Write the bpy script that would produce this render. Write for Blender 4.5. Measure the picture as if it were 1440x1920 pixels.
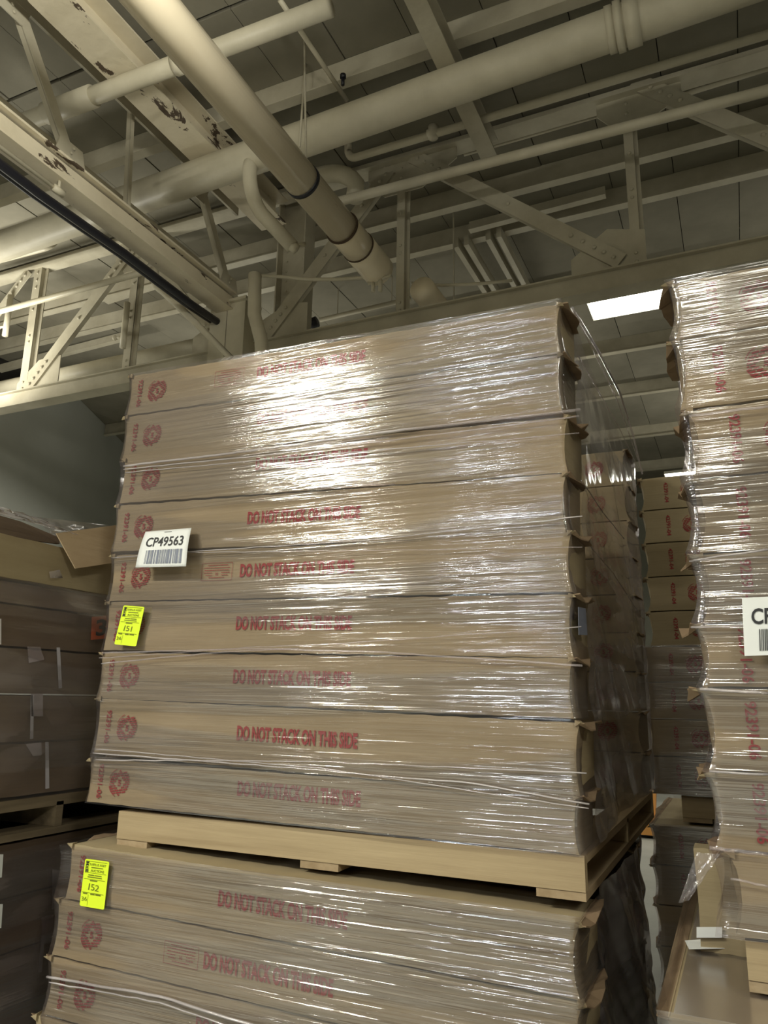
import bpy, bmesh, math, random
from mathutils import Vector, Matrix, noise
random.seed(7)
S = bpy.context.scene
COL = S.collection
for o in list(bpy.data.objects): bpy.data.objects.remove(o)

# ------------------------------------------------------------------ camera
F, CX, CY = 1440.0, 720.0, 960.0
R = Matrix(((0.91012291, 0.08330975, 0.40587656),
            (0.41402114, -0.22118113, -0.88298664),
            (0.01621084, 0.97166784, -0.23579402)))
CAM = Vector((0, 0, 1.6))
cd = bpy.data.cameras.new('camera'); cam = bpy.data.objects.new('camera', cd); COL.objects.link(cam)
cam.matrix_world = Matrix.Translation(CAM) @ R.to_4x4()
cd.sensor_fit = 'VERTICAL'; cd.sensor_height = 24.0; cd.sensor_width = 18.0; cd.lens = 18.0
cd.clip_start = 0.05; cd.clip_end = 200
S.camera = cam

# ------------------------------------------------------------------ world, exposure, lights
w = bpy.data.worlds.new('world'); S.world = w; w.use_nodes = True
w.node_tree.nodes['Background'].inputs[0].default_value = (1.0, 0.93, 0.80, 1)
w.node_tree.nodes['Background'].inputs[1].default_value = 0.11
S.view_settings.view_transform = 'Standard'; S.view_settings.look = 'None'
S.view_settings.gamma = 1.0; S.view_settings.use_curve_mapping = False
S.view_settings.exposure = 0.14
S.cycles.use_adaptive_sampling = True; S.cycles.adaptive_threshold = 0.03
S.cycles.max_bounces = 8; S.cycles.diffuse_bounces = 3; S.cycles.glossy_bounces = 3; S.cycles.transparent_max_bounces = 12
S.cycles.caustics_reflective = False; S.cycles.caustics_refractive = False

def area(loc, sx, sy, power, col=(1.0, 0.975, 0.85), rot=(0, 0, 0), name='lamp_and_fill', spread=None):
    l = bpy.data.lights.new(name, 'AREA'); l.shape = 'RECTANGLE'; l.size = sx; l.size_y = sy
    l.energy = power; l.color = col
    if spread: l.spread = spread
    o = bpy.data.objects.new(name, l); o.location = loc; o.rotation_euler = rot; COL.objects.link(o)
    return o
AISLE = [((-4.15, -2.0, 4.9), 1.25, 0.16, 350), ((-3.35, -6.1, 4.9), 1.3, 0.18, 180),
         ((-3.1, -10.3, 4.9), 1.3, 0.18, 130), ((-7.4, -8.7, 4.9), 1.3, 0.18, 120),
         ((-0.1, -3.0, 4.9), 0.12, 1.25, 50), ((3.8, -2.6, 4.9), 1.3, 0.18, 240)]
for loc, a, b, p in AISLE:
    area(loc, a, b, p, (0.88, 0.94, 1.0) if loc[1] in (-6.1, -10.3) else (1.0, 0.975, 0.85))
for loc in ((-4.15, -2.0, 5.0), (0.0, -3.0, 5.0), (3.8, -2.6, 5.0), (-3.3, -6.1, 5.0)):      # added upward fill above the aisle lamps, to brighten the ceiling
    area(loc, 1.25, 0.32, 135, rot=(math.pi, 0, 0))
area((0.3, 0.4, 4.72), 0.18, 1.25, 8); area((-0.6, 1.2, 4.5), 0.25, 1.25, 70, rot=(0, math.radians(112), 0), spread=math.radians(110))      # added overhead lamps; the tilted one is aimed to brighten the duct
# the left bay has its own fixture; beyond the truss, fill lamps are added
area((-8.1, 5.2, 4.72), 1.3, 0.2, 60)
area((-8.1, 5.2, 4.78), 1.3, 0.2, 75, rot=(math.pi, 0, 0))
area((-6.4, 8.9, 4.8), 1.3, 0.2, 110); area((-6.4, 8.9, 4.86), 1.3, 0.2, 22, rot=(math.pi, 0, 0))
area((-2.6, 10.5, 4.8), 1.3, 0.2, 60); area((-2.6, 10.5, 4.86), 1.3, 0.2, 15, rot=(math.pi, 0, 0))  # hidden fill added to brighten the far bay and its ceiling
area((1.9, 9.2, 4.86), 1.3, 0.2, 13, rot=(math.pi, 0, 0))
area((-0.2, 12.4, 4.9), 2.3, 0.34, 60); area((0.6, 13.5, 4.9), 2.3, 0.34, 25, rot=(math.pi, 0, 0))  # far light, with an added upward fill behind it

# ------------------------------------------------------------------ measuring helpers
def ray(px, py):
    return (R @ Vector(((px - CX) / F, -(py - CY) / F, -1.0)))
def aY(px, py, Y): d = ray(px, py); return CAM + d * (Y / d.y)
def aX(px, py, X): d = ray(px, py); return CAM + d * (X / d.x)
def aZ(px, py, Z): d = ray(px, py); return CAM + d * ((Z - 1.6) / d.z)

# ------------------------------------------------------------------ materials
def newmat(name):
    m = bpy.data.materials.new(name); m.use_nodes = True
    nt = m.node_tree
    for n in list(nt.nodes): nt.nodes.remove(n)
    out = nt.nodes.new('ShaderNodeOutputMaterial')
    return m, nt, out
def N(nt, t, **kw):
    n = nt.nodes.new(t)
    for k, v in kw.items():
        if k in n.inputs: n.inputs[k].default_value = v
        else: setattr(n, k, v)
    return n
def mapping(nt, scale, rot=(0, 0, 0)):
    tc = N(nt, 'ShaderNodeTexCoord'); mp = N(nt, 'ShaderNodeMapping')
    mp.inputs['Scale'].default_value = scale; mp.inputs['Rotation'].default_value = rot
    nt.links.new(tc.outputs['Object'], mp.inputs['Vector']); return mp.outputs['Vector']
def ramp(nt, src, stops):
    r = N(nt, 'ShaderNodeValToRGB'); nt.links.new(src, r.inputs[0])
    el = r.color_ramp.elements
    while len(el) < len(stops): el.new(0.5)
    for e, (p, c) in zip(el, stops):
        e.position = p; e.color = (c[0], c[1], c[2], 1) if not isinstance(c, (int, float)) else (c, c, c, 1)
    return r.outputs[0]
def surf(name, c1, c2, rough=0.8, scale=(3, 3, 3), detail=5, bump=0.15, bscale=None, lo=0.35, hi=0.65, spec=0.3, chips=None, bdist=0.01):
    m, nt, out = newmat(name)
    v = mapping(nt, scale)
    n = N(nt, 'ShaderNodeTexNoise', Scale=1.0, Detail=detail, Roughness=0.6); nt.links.new(v, n.inputs['Vector'])
    c = ramp(nt, n.outputs[0], [(lo, c1), (hi, c2)])
    if chips:
        v3 = mapping(nt, chips[0]); n3 = N(nt, 'ShaderNodeTexNoise', Scale=1.0, Detail=6, Roughness=0.65, Distortion=0.6)
        nt.links.new(v3, n3.inputs['Vector'])
        f = ramp(nt, n3.outputs[0], [(chips[1], 0.0), (chips[1] + 0.012, 1.0)])
        mx = N(nt, 'ShaderNodeMix', data_type='RGBA'); nt.links.new(f, mx.inputs[0]); nt.links.new(c, mx.inputs[6])
        mx.inputs[7].default_value = (*chips[2], 1); c = mx.outputs[2]
    p = N(nt, 'ShaderNodeBsdfPrincipled', Roughness=rough); p.inputs['Specular IOR Level'].default_value = spec
    nt.links.new(c, p.inputs['Base Color'])
    v2 = mapping(nt, bscale or tuple(s * 6 for s in scale))
    n2 = N(nt, 'ShaderNodeTexNoise', Scale=1.0, Detail=4); nt.links.new(v2, n2.inputs['Vector'])
    b = N(nt, 'ShaderNodeBump', Strength=bump, Distance=bdist); nt.links.new(n2.outputs[0], b.inputs['Height'])
    nt.links.new(b.outputs[0], p.inputs['Normal']); nt.links.new(p.outputs[0], out.inputs[0])
    return m
def flat(name, col, rough=0.7, emit=0):
    m, nt, out = newmat(name)
    p = N(nt, 'ShaderNodeBsdfPrincipled', Roughness=rough); p.inputs['Base Color'].default_value = (*col, 1)
    n = N(nt, 'ShaderNodeTexNoise', Scale=30.0); b = N(nt, 'ShaderNodeBump', Strength=0.05)
    nt.links.new(n.outputs[0], b.inputs['Height']); nt.links.new(b.outputs[0], p.inputs['Normal'])
    if emit:
        p.inputs['Emission Color'].default_value = (*col, 1); p.inputs['Emission Strength'].default_value = emit
    nt.links.new(p.outputs[0], out.inputs[0]); return m
def ink(name, col):          # rubbed flexographic print: the ink breaks up over the corrugation
    m, nt, out = newmat(name)
    v = mapping(nt, (40, 40, 260)); n = N(nt, 'ShaderNodeTexNoise', Scale=1.0, Detail=3); nt.links.new(v, n.inputs['Vector'])
    c = ramp(nt, n.outputs[0], [(0.28, (0.34, 0.12, 0.08)), (0.40, col)])
    p = N(nt, 'ShaderNodeBsdfPrincipled', Roughness=0.8); nt.links.new(c, p.inputs['Base Color']); nt.links.new(p.outputs[0], out.inputs[0]); return m

def film(name, sc, rot, rough, haze, refl, bstr, base=0.10, bdist=0.0055, tint=(0.97, 0.94, 0.955), fine=(6, 6, 420)):
    m, nt, out = newmat(name); L = nt.links.new
    v = mapping(nt, sc, rot); n = N(nt, 'ShaderNodeTexNoise', Scale=1.0, Detail=2.5, Roughness=0.6, Distortion=0.15); L(v, n.inputs['Vector'])
    v2 = mapping(nt, fine, rot); n2 = N(nt, 'ShaderNodeTexNoise', Scale=1.0, Detail=2); L(v2, n2.inputs['Vector'])
    b = N(nt, 'ShaderNodeBump', Strength=min(1.0, bstr), Distance=bdist); L(n.outputs[0], b.inputs['Height'])
    b2 = N(nt, 'ShaderNodeBump', Strength=bstr * 0.6, Distance=0.0006); L(n2.outputs[0], b2.inputs['Height']); L(b.outputs[0], b2.inputs['Normal'])
    v3 = mapping(nt, (1.2, 1.2, 5), rot); n3 = N(nt, 'ShaderNodeTexNoise', Scale=1.0, Detail=3); L(v3, n3.inputs['Vector'])
    hz0 = ramp(nt, n3.outputs[0], [(0.35, haze * 0.5), (0.65, haze * 1.6)])
    v4 = mapping(nt, (0.35, 0.35, 4.2), (0, -0.04, 0)); n4 = N(nt, 'ShaderNodeTexNoise', Scale=1.0, Detail=2); L(v4, n4.inputs['Vector'])
    cov = ramp(nt, n4.outputs[0], [(0.43, 0.30), (0.45, 0.75), (0.53, 0.75), (0.545, 1.0)])
    mh = N(nt, 'ShaderNodeMath', operation='MULTIPLY'); L(hz0, mh.inputs[0]); L(cov, mh.inputs[1]); hz = mh.outputs[0]
    tr = N(nt, 'ShaderNodeBsdfTransparent'); tr.inputs[0].default_value = (*tint, 1)
    df = N(nt, 'ShaderNodeBsdfDiffuse'); df.inputs[0].default_value = (0.80, 0.74, 0.74, 1); L(b.outputs[0], df.inputs['Normal'])
    m1 = N(nt, 'ShaderNodeMixShader'); L(hz, m1.inputs[0]); L(tr.outputs[0], m1.inputs[1]); L(df.outputs[0], m1.inputs[2])
    gl = N(nt, 'ShaderNodeBsdfGlossy', Roughness=rough); L(b2.outputs[0], gl.inputs['Normal'])
    lw = N(nt, 'ShaderNodeLayerWeight', Blend=0.32)
    L(b.outputs[0], lw.inputs['Normal'])
    mu = N(nt, 'ShaderNodeMath', operation='MULTIPLY_ADD'); L(lw.outputs['Fresnel'], mu.inputs[0]); mu.inputs[1].default_value = refl; mu.inputs[2].default_value = base
    mu.use_clamp = True
    mc = N(nt, 'ShaderNodeMath', operation='MULTIPLY'); L(mu.outputs[0], mc.inputs[0]); L(cov, mc.inputs[1])
    m2 = N(nt, 'ShaderNodeMixShader'); L(mc.outputs[0], m2.inputs[0]); L(m1.outputs[0], m2.inputs[1]); L(gl.outputs[0], m2.inputs[2])
    L(m2.outputs[0], out.inputs[0]); return m

M = {}
M['card'] = surf('cardboard', (0.318, 0.254, 0.150), (0.386, 0.315, 0.192), 0.85, (1.5, 1.5, 9), 6, 0.12, (3, 3, 90), spec=0.15)
M['card_pale'] = surf('pale_cardboard', (0.46, 0.34, 0.21), (0.55, 0.42, 0.27), 0.85, (2, 2, 8), 5, 0.2, (4, 4, 70), spec=0.15)
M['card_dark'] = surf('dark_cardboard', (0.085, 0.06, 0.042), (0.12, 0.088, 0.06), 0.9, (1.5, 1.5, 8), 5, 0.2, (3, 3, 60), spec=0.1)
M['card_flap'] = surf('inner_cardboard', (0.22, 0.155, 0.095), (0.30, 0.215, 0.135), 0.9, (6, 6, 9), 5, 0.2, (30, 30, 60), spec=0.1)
M['card_shaded'] = surf('shaded_cardboard', (0.125, 0.093, 0.060), (0.17, 0.127, 0.082), 0.85, (1.5, 1.5, 9), 6, 0.12, (3, 3, 90), spec=0.15)  # cardboard darkened in colour to carry the shade on the left load
M['ink'] = ink('red_ink', (0.30, 0.035, 0.035))
M['paint'] = surf('cream_painted_steel', (0.42, 0.38, 0.285), (0.55, 0.51, 0.40), 0.5, (2.2, 2.2, 2.2), 6, 0.25, (18, 18, 18), spec=0.35)
M['chip'] = surf('peeling_cream_paint', (0.60, 0.53, 0.39), (0.70, 0.63, 0.48), 0.55, (2, 2, 2), 6, 0.4, (14, 14, 14), chips=((5, 2.2, 7), 0.60, (0.09, 0.065, 0.045)))
M['slab'] = surf('roof_panel_paint', (0.20, 0.185, 0.142), (0.27, 0.25, 0.195), 0.8, (1.1, 1.1, 1.1), 6, 0.2, (9, 9, 9), chips=((1.7, 1.3, 1.5), 0.67, (0.10, 0.075, 0.05)), spec=0.2)
M['slab_dark'] = surf('roof_deck_shadow_gap', (0.03, 0.028, 0.024), (0.05, 0.045, 0.04), 0.9)
M['duct'] = surf('cream_duct', (0.80, 0.69, 0.50), (0.86, 0.76, 0.57), 0.22, (1.5, 1.5, 1.5), 6, 0.08, (5, 5, 5), spec=0.5, chips=((7, 1.6, 9), 0.72, (0.30, 0.22, 0.13)))
M['pipe'] = surf('painted_pipe', (0.54, 0.495, 0.375), (0.64, 0.59, 0.46), 0.45, (2.5, 2.5, 2.5), 6, 0.2, (14, 14, 14), spec=0.4)
M['black'] = flat('black_rubber', (0.012, 0.012, 0.018), 0.4)
M['wood'] = surf('pallet_wood', (0.36, 0.275, 0.16), (0.50, 0.395, 0.24), 0.75, (1.2, 12, 16), 5, 0.2, (2, 30, 60), spec=0.2, lo=0.3, hi=0.7)
M['wood_shaded'] = surf('shaded_pallet_wood', (0.16, 0.125, 0.08), (0.26, 0.205, 0.13), 0.8, (12, 1.2, 16), 5, 0.2, (30, 2, 60), spec=0.2)  # pallet wood with the shade of the left loads put into its colour
M['wood_x'] = surf('pallet_wood_crosswise', (0.34, 0.25, 0.145), (0.45, 0.35, 0.22), 0.75, (12, 1.2, 16), 5, 0.2, (30, 2, 60), spec=0.2)
M['wall'] = surf('painted_wall', (0.44, 0.45, 0.41), (0.48, 0.49, 0.45), 0.8, (0.6, 0.6, 0.6), 4, 0.05, (6, 6, 6), spec=0.2)
M['wall_far'] = surf('far_wall_paint', (0.28, 0.28, 0.23), (0.34, 0.34, 0.28), 0.8, (1, 1, 1), 4, 0.1)
M['floor'] = surf('concrete_floor', (0.30, 0.305, 0.27), (0.40, 0.40, 0.36), 0.5, (1.4, 1.4, 1.4), 7, 0.15, (12, 12, 12), chips=((2.4, 0.8, 1), 0.70, (0.11, 0.105, 0.09)))
M['paper'] = surf('white_paper', (0.78, 0.80, 0.78), (0.84, 0.86, 0.84), 0.6, (5, 5, 5), 2, 0.05)
M['yellow'] = flat('fluorescent_yellow_paper', (0.80, 1.0, 0.03), 0.6)
M['orange'] = flat('orange_card', (0.62, 0.12, 0.03), 0.6)
M['tan'] = flat('orange_yellow_paint', (0.70, 0.33, 0.08), 0.5)
M['print'] = flat('black_print', (0.02, 0.02, 0.022), 0.6)
M['olive'] = flat('olive_print', (0.16, 0.19, 0.01), 0.6)
M['grey'] = flat('grey_print', (0.18, 0.20, 0.26), 0.6)
M['tape'] = flat('white_strap', (0.62, 0.63, 0.66), 0.4)
M['housing'] = flat('lamp_housing', (0.75, 0.74, 0.66), 0.4)
M['tube'] = flat('lit_tube', (1.0, 0.99, 0.90), 0.4, emit=11.0)
M['film'] = film('stretch_film_front', (0.9, 0.9, 75), (0, 0.06, 0), 0.09, 0.065, 0.5, 0.75, base=0.215, fine=(3, 3, 420))
M['film_low'] = film('stretch_film_lower', (0.7, 0.7, 55), (0, 0.07, 0), 0.09, 0.05, 0.4, 1.0, base=0.22, bdist=0.011, fine=(3, 3, 420))
M['film_side'] = film('stretch_film_side', (14, 2.6, 5), (0.95, 0, 0), 0.12, 0.45, 0.9, 0.9, base=0.16, tint=(0.90, 0.875, 0.885), fine=(60, 10, 22))
M['film_dull'] = film('stretch_film_dull', (2.0, 2.0, 34), (0.12, 0.1, 0), 0.25, 0.13, 0.45, 0.5)
M['strand'] = film('film_strand', (8, 8, 8), (0, 0, 0), 0.12, 0.55, 1.0, 0.3, fine=(30, 30, 30))

# ------------------------------------------------------------------ mesh helpers
def link(name, me, mat, parent=None, smooth=False):
    if mat is not None and not me.materials:
        for mm in (mat if isinstance(mat, (list, tuple)) else [mat]): me.materials.append(mm)
    o = bpy.data.objects.new(name, me); COL.objects.link(o)
    if parent is not None: o.parent = parent
    if smooth:
        for p in me.polygons: p.use_smooth = True
    return o
def empty(name, loc=(0, 0, 0), rot=(0, 0, 0)):
    o = bpy.data.objects.new(name, None); o.location = loc; o.rotation_euler = rot; o.empty_display_size = 0.1; COL.objects.link(o); return o
def tag(o, label=None, cat=None, group=None, kind=None):
    if label: o['label'] = label
    if cat: o['category'] = cat
    if group: o['group'] = group
    if kind: o['kind'] = kind
    return o
class MB:
    def __init__(s): s.v = []; s.f = []
    def add(s, vs, fs):
        n = len(s.v); s.v += [tuple(x) for x in vs]; s.f += [tuple(i + n for i in f) for f in fs]; return s
    def box(s, a, b):
        x0, y0, z0 = a; x1, y1, z1 = b
        return s.add([(x0, y0, z0), (x1, y0, z0), (x1, y1, z0), (x0, y1, z0), (x0, y0, z1), (x1, y0, z1), (x1, y1, z1), (x0, y1, z1)],
                     [(0, 3, 2, 1), (4, 5, 6, 7), (0, 1, 5, 4), (1, 2, 6, 5), (2, 3, 7, 6), (3, 0, 4, 7)])
    def bar(s, p, q, w, h, up=(0, 1, 0)):
        # a bar of width w (in the plane of the truss) and thickness h along 'up'
        p = Vector(p); q = Vector(q); d = (q - p).normalized(); u = Vector(up); u = (u - d * u.dot(d)).normalized(); r = d.cross(u)
        vs = []
        for e in (p, q):
            for a, b in ((-1, -1), (1, -1), (1, 1), (-1, 1)): vs.append(e + r * (a * w / 2) + u * (b * h / 2))
        return s.add(vs, [(0, 1, 2, 3), (7, 6, 5, 4), (0, 4, 5, 1), (1, 5, 6, 2), (2, 6, 7, 3), (3, 7, 4, 0)])
    def angle(s, p, q, w, up=(0, 1, 0), t=0.012, d=0.07, side=1):
        # rolled angle: a flat leg plus an outstanding leg at one edge
        p = Vector(p); q = Vector(q); dd = (q - p).normalized(); u = Vector(up).normalized(); r = dd.cross(u).normalized() * side
        s.bar(p, q, w, t, up)
        off = r * (w / 2 - t / 2) - u * (d / 2)
        return s.bar(p + off, q + off, t, d, up)
    def tube(s, pts, r, n=14, caps=True, r2=None):
        pts = [Vector(p) for p in pts]; rings = []
        up = None
        for i, p in enumerate(pts):
            if i == 0: d = pts[1] - p
            elif i == len(pts) - 1: d = p - pts[i - 1]
            else: d = (pts[i + 1] - p).normalized() + (p - pts[i - 1]).normalized()
            d.normalize()
            if up is None:
                up = Vector((0, 0, 1)) if abs(d.z) < 0.9 else Vector((0, 1, 0))
            a = (up - d * up.dot(d)).normalized(); up = a; b = d.cross(a)
            rr = r if r2 is None else r + (r2 - r) * i / (len(pts) - 1)
            rings.append([p + (a * math.cos(2 * math.pi * k / n) + b * math.sin(2 * math.pi * k / n)) * rr for k in range(n)])
        base = 0; vs = [v for rg in rings for v in rg]; fs = []
        for i in range(len(rings) - 1):
            for k in range(n):
                fs.append((i * n + k, i * n + (k + 1) % n, (i + 1) * n + (k + 1) % n, (i + 1) * n + k))
        if caps: fs.append(tuple(range(n - 1, -1, -1))); fs.append(tuple((len(rings) - 1) * n + k for k in range(n)))
        return s.add(vs, fs)
    def plate(s, poly, n, t):
        n = Vector(n).normalized() * t; k = len(poly); p = [Vector(a) for a in poly]
        return s.add(p + [a + n for a in p], [tuple(range(k - 1, -1, -1)), tuple(range(k, 2 * k))] + [(i, (i + 1) % k, k + (i + 1) % k, k + i) for i in range(k)])
    def dome(s, c, r, n=(0, -1, 0)):
        n = Vector(n).normalized(); a = n.orthogonal().normalized(); b = n.cross(a); c = Vector(c); vs = []
        for rr, h in ((1, 0), (0.75, 0.6)):
            for k in range(8): vs.append(c + (a * math.cos(k * math.pi / 4) + b * math.sin(k * math.pi / 4)) * r * rr + n * r * h)
        vs.append(c + n * r * 0.85)
        return s.add(vs, [(k, (k + 1) % 8, 8 + (k + 1) % 8, 8 + k) for k in range(8)] + [(8 + k, 8 + (k + 1) % 8, 16) for k in range(8)])
    def mesh(s, name):
        me = bpy.data.meshes.new(name); me.from_pydata(s.v, [], s.f); me.validate(); me.update()
        bm = bmesh.new(); bm.from_mesh(me); bmesh.ops.recalc_face_normals(bm, faces=bm.faces); bm.to_mesh(me); bm.free()
        return me
    def build(s, name, mat, parent=None, smooth=False):
        return link(name, s.mesh(name), mat, parent, smooth)
def smooth_auto(o, ang=40):
    for p in o.data.polygons: p.use_smooth = True
    try: o.data.set_sharp_from_angle(angle=math.radians(ang))
    except Exception: pass
    return o
def struct(o): o['kind'] = 'structure'; return o
def arc(a, b, c, n=6):       # rounded corner a-b-c as a quadratic curve
    a, b, c = Vector(a), Vector(b), Vector(c)
    return [a * (1 - t) ** 2 + b * 2 * t * (1 - t) + c * t * t for t in [i / n for i in range(n + 1)]]

_tx = {}
def text_pts(s, size, cond=1.0, bold=0.0):
    # flat lettering as (verts2d, faces), centred at 0,0; size is the capital height
    k = (s, size, cond, bold)
    if k in _tx: return _tx[k]
    c = bpy.data.curves.new('lettering', 'FONT'); c.body = s; c.size = 1.0; c.align_x = 'CENTER'; c.offset = bold; c.resolution_u = 3
    o = bpy.data.objects.new('lettering', c); COL.objects.link(o)
    bpy.context.view_layer.update()
    dg = bpy.context.evaluated_depsgraph_get(); me = bpy.data.meshes.new_from_object(o.evaluated_get(dg))
    vs = [(v.co.x, v.co.y) for v in me.vertices]; fs = [tuple(p.vertices) for p in me.polygons]
    bpy.data.objects.remove(o); bpy.data.curves.remove(c); bpy.data.meshes.remove(me)
    if vs:
        y0 = min(v[1] for v in vs); y1 = max(v[1] for v in vs); x0 = min(v[0] for v in vs); x1 = max(v[0] for v in vs)
        k2 = size / max(1e-6, y1 - y0); vs = [((x - (x0 + x1) / 2) * k2 * cond, (y - (y0 + y1) / 2) * k2) for x, y in vs]
    _tx[k] = (vs, fs); return _tx[k]
class D2:      # flat print collected in 2-D, then laid on a surface by a function
    def __init__(s): s.v = []; s.f = []
    def rect(s, x0, y0, x1, y1):
        n = len(s.v); s.v += [(x0, y0), (x1, y0), (x1, y1), (x0, y1)]; s.f.append((n, n + 1, n + 2, n + 3)); return s
    def poly(s, pts): n = len(s.v); s.v += list(pts); s.f.append(tuple(range(n, n + len(pts)))); return s
    def text(s, body, x, y, size, cond=1.0, bold=0.0, rot=0.0, fitw=None):
        vs, fs = text_pts(body, size, cond, bold); n = len(s.v); c, q = math.cos(rot), math.sin(rot)
        if fitw:
            wd = max(v[0] for v in vs) - min(v[0] for v in vs); vs = [(a * fitw / wd, b) for a, b in vs]
        s.v += [(x + a * c - b * q, y + a * q + b * c) for a, b in vs]; s.f += [tuple(i + n for i in f) for f in fs]; return s
    def lay(s, fn, name):
        me = bpy.data.meshes.new(name); me.from_pydata([tuple(fn(a, b)) for a, b in s.v], [], s.f); me.update(); return me
def onbox(a, b): return (a, -0.0035, b)

# ------------------------------------------------------------------ prints shared by the boxes
def number_print(n, L, h):
    return D2().text(n, 0, 0, h, bold=0.022, rot=-math.pi / 2, fitw=L).lay(onbox, 'printed_number')
def emblem_print(r):
    d = D2(); rows = 11; p = 2 * r / rows
    for i in range(rows):
        y = r - (i + 0.5) * p; half = math.sqrt(max(0, r * r - y * y)) * (1.0 if abs(y) < r * 0.8 else 0.55)
        hole = max(0, 0.56 * r - abs(y) * 0.95)
        cut = 0.86 * r - abs(y) * 0.80
        hh = p * 0.33; sl = 0.16
        for sg in (-1, 1):
            segs = []
            a, b = hole, half
            if i in (0, rows - 1):
                if sg == 1: d.poly([(-0.16 * r, y - hh * (1 if i == 0 else -1)), (0.16 * r, y - hh * (1 if i == 0 else -1)), (0, y + hh * (1.6 if i == 0 else -1.6))])
                segs = [(0.27 * r, half * 0.95)]
            elif cut > a + 0.06 * r and cut < b - 0.06 * r: segs = [(a, cut - 0.035 * r), (cut + 0.035 * r, b)]
            else: segs = [(a, b)]
            for a, b in segs:
                if b - a > 0.04 * r:
                    d.poly([(sg * a, y - hh + sg * a * sl), (sg * b, y - hh + sg * b * sl), (sg * b, y + hh + sg * b * sl), (sg * a, y + hh + sg * a * sl)])
    for k in range(10):      # small letters along the upper left and lower left rims
        for base in (math.radians(112), math.radians(200)):
            th = base + math.radians(5.5) * k
            x, y = math.cos(th) * r * 1.07, math.sin(th) * r * 1.07
            d.poly([(x - 0.03 * r, y - 0.045 * r), (x + 0.03 * r, y - 0.045 * r), (x + 0.03 * r, y + 0.045 * r), (x - 0.03 * r, y + 0.045 * r)])
    d.text('5', 0, 0, r * 0.50, bold=0.05)
    return d.lay(onbox, 'printed_emblem')
def stamp_print(w2, h2):
    d = D2(); t = 0.0016; a, b = w2 / 2, h2 / 2
    d.rect(-a, -b, a, -b + t).rect(-a, b - t, a, b).rect(-a, -b, -a + t, b).rect(a - t, -b, a, b)
    rnd = random.Random(3)
    for y, x0, x1 in ((0.36, -0.3, 0.35), (0.22, -0.42, 0.42), (0.08, -0.4, 0.4), (-0.06, -0.42, -0.15), (-0.06, 0.15, 0.42), (-0.2, -0.36, -0.15), (-0.2, 0.15, 0.36), (-0.34, -0.25, 0.25)):
        x = x0
        while x < x1:
            l = rnd.uniform(0.03, 0.08); d.rect(x * w2, y * h2 - 0.0014, min(x1, x + l) * w2, y * h2 + 0.0014); x += l + 0.012
    d.text('32', 0, -0.13 * h2, 0.011, bold=0.02)
    return d.lay(onbox, 'printed_stamp')
P_NUM = number_print('92391-06', 0.13, 0.026); P_NUMB = number_print('92391-06', 0.14, 0.029)
P_NUMC = number_print('42391-04', 0.125, 0.024)
P_EMB = emblem_print(0.050); P_EMBB = emblem_print(0.050)
P_STAMP = stamp_print(0.150, 0.072)
P_WARN = D2().text('DO NOT STACK ON THIS SIDE', 0, 0, 0.054, bold=0.040, fitw=0.505).lay(onbox, 'printed_warning')

# ------------------------------------------------------------------ cardboard boxes
def box_mesh(W, D, H, seed, flL, flR, nx=34, nz=6):
    rnd = random.Random(seed); rings = []
    sd = Vector((seed * 3.1, 0, 0))
    for i in range(nx + 1):
        x = W * i / nx; ring = []
        dash = 0.0022 * (1 if (i % 2) else -1)
        for j in range(nz):
            t = j / (nz - 1)
            if j == 0: z = 0.0005 + max(0, dash) * 0.8
            elif j == nz - 1: z = H - 0.0015 + dash * 0.6
            else: z = H * t
            y = 0.0025 * noise.noise(Vector((x * 3, z * 14, seed))) - 0.0
            if j in (0, nz - 1): y += 0.004
            e = abs(2 * t - 1) ** 2.2
            xx = x
            kk = max(0, 1 - i / 1.5); xx -= kk * (flL * e - 0.002)
            kk = max(0, 1 - (nx - i) / 1.5); xx += kk * (flR * e - 0.002)
            ring.append((xx, y, z))
        kl = flL * 0.7 if i == 0 else 0; kr = flR * 0.7 if i == nx else 0
        ring.append((x - kl + kr, D, H - 0.003)); ring.append((x - kl + kr, D, 0.003))
        rings.append(ring)
    n = nz + 2; mb = MB()
    fs = []
    for i in range(nx):
        for k in range(n): fs.append((i * n + k, (i + 1) * n + k, (i + 1) * n + (k + 1) % n, i * n + (k + 1) % n))
    fs.append(tuple(range(n))); fs.append(tuple(nx * n + k for k in range(n - 1, -1, -1)))
    mb.add([v for r in rings for v in r], fs)
    return mb.mesh('cardboard_box')
def flap_mesh(D, seed, sg, size=1.0, down=False):
    # a torn corner flap, standing out sideways from the top edge of a box end
    rnd = random.Random(seed); n = 7; a = []; b = []
    for i in range(n):
        y = -0.004 + D * 0.98 * i / (n - 1)
        out = (0.030 + rnd.uniform(-0.008, 0.012)) * size * (0.75 + 0.5 * math.sin(i / (n - 1) * math.pi))
        z = rnd.uniform(-0.004, 0.006) - (0.022 * size if i in (1, 2) else 0)
        a.append(Vector((0, y, 0.0))); b.append(Vector((sg * out, y + rnd.uniform(-0.006, 0.006), z + (-0.02 if down else 0.004))))
    vs = a + b + [p + Vector((0, 0, 0.004)) for p in a] + [p + Vector((0, 0, 0.004)) for p in b]; fs = []
    for i in range(n - 1):
        fs += [(i, i + 1, n + i + 1, n + i), (2 * n + i, 3 * n + i, 3 * n + i + 1, 2 * n + i + 1), (n + i, n + i + 1, 3 * n + i + 1, 3 * n + i)]
    fs += [(0, n, 3 * n, 2 * n), (n - 1, 3 * n - 1, 4 * n - 1, 2 * n - 1)]
    return MB().add(vs, fs).mesh('flap')
ORD = ['topmost', 'second from the top', 'third from the top', 'fourth from the top', 'fifth from the top', 'sixth from the top', 'seventh from the top', 'second from the bottom', 'bottom']
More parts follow.
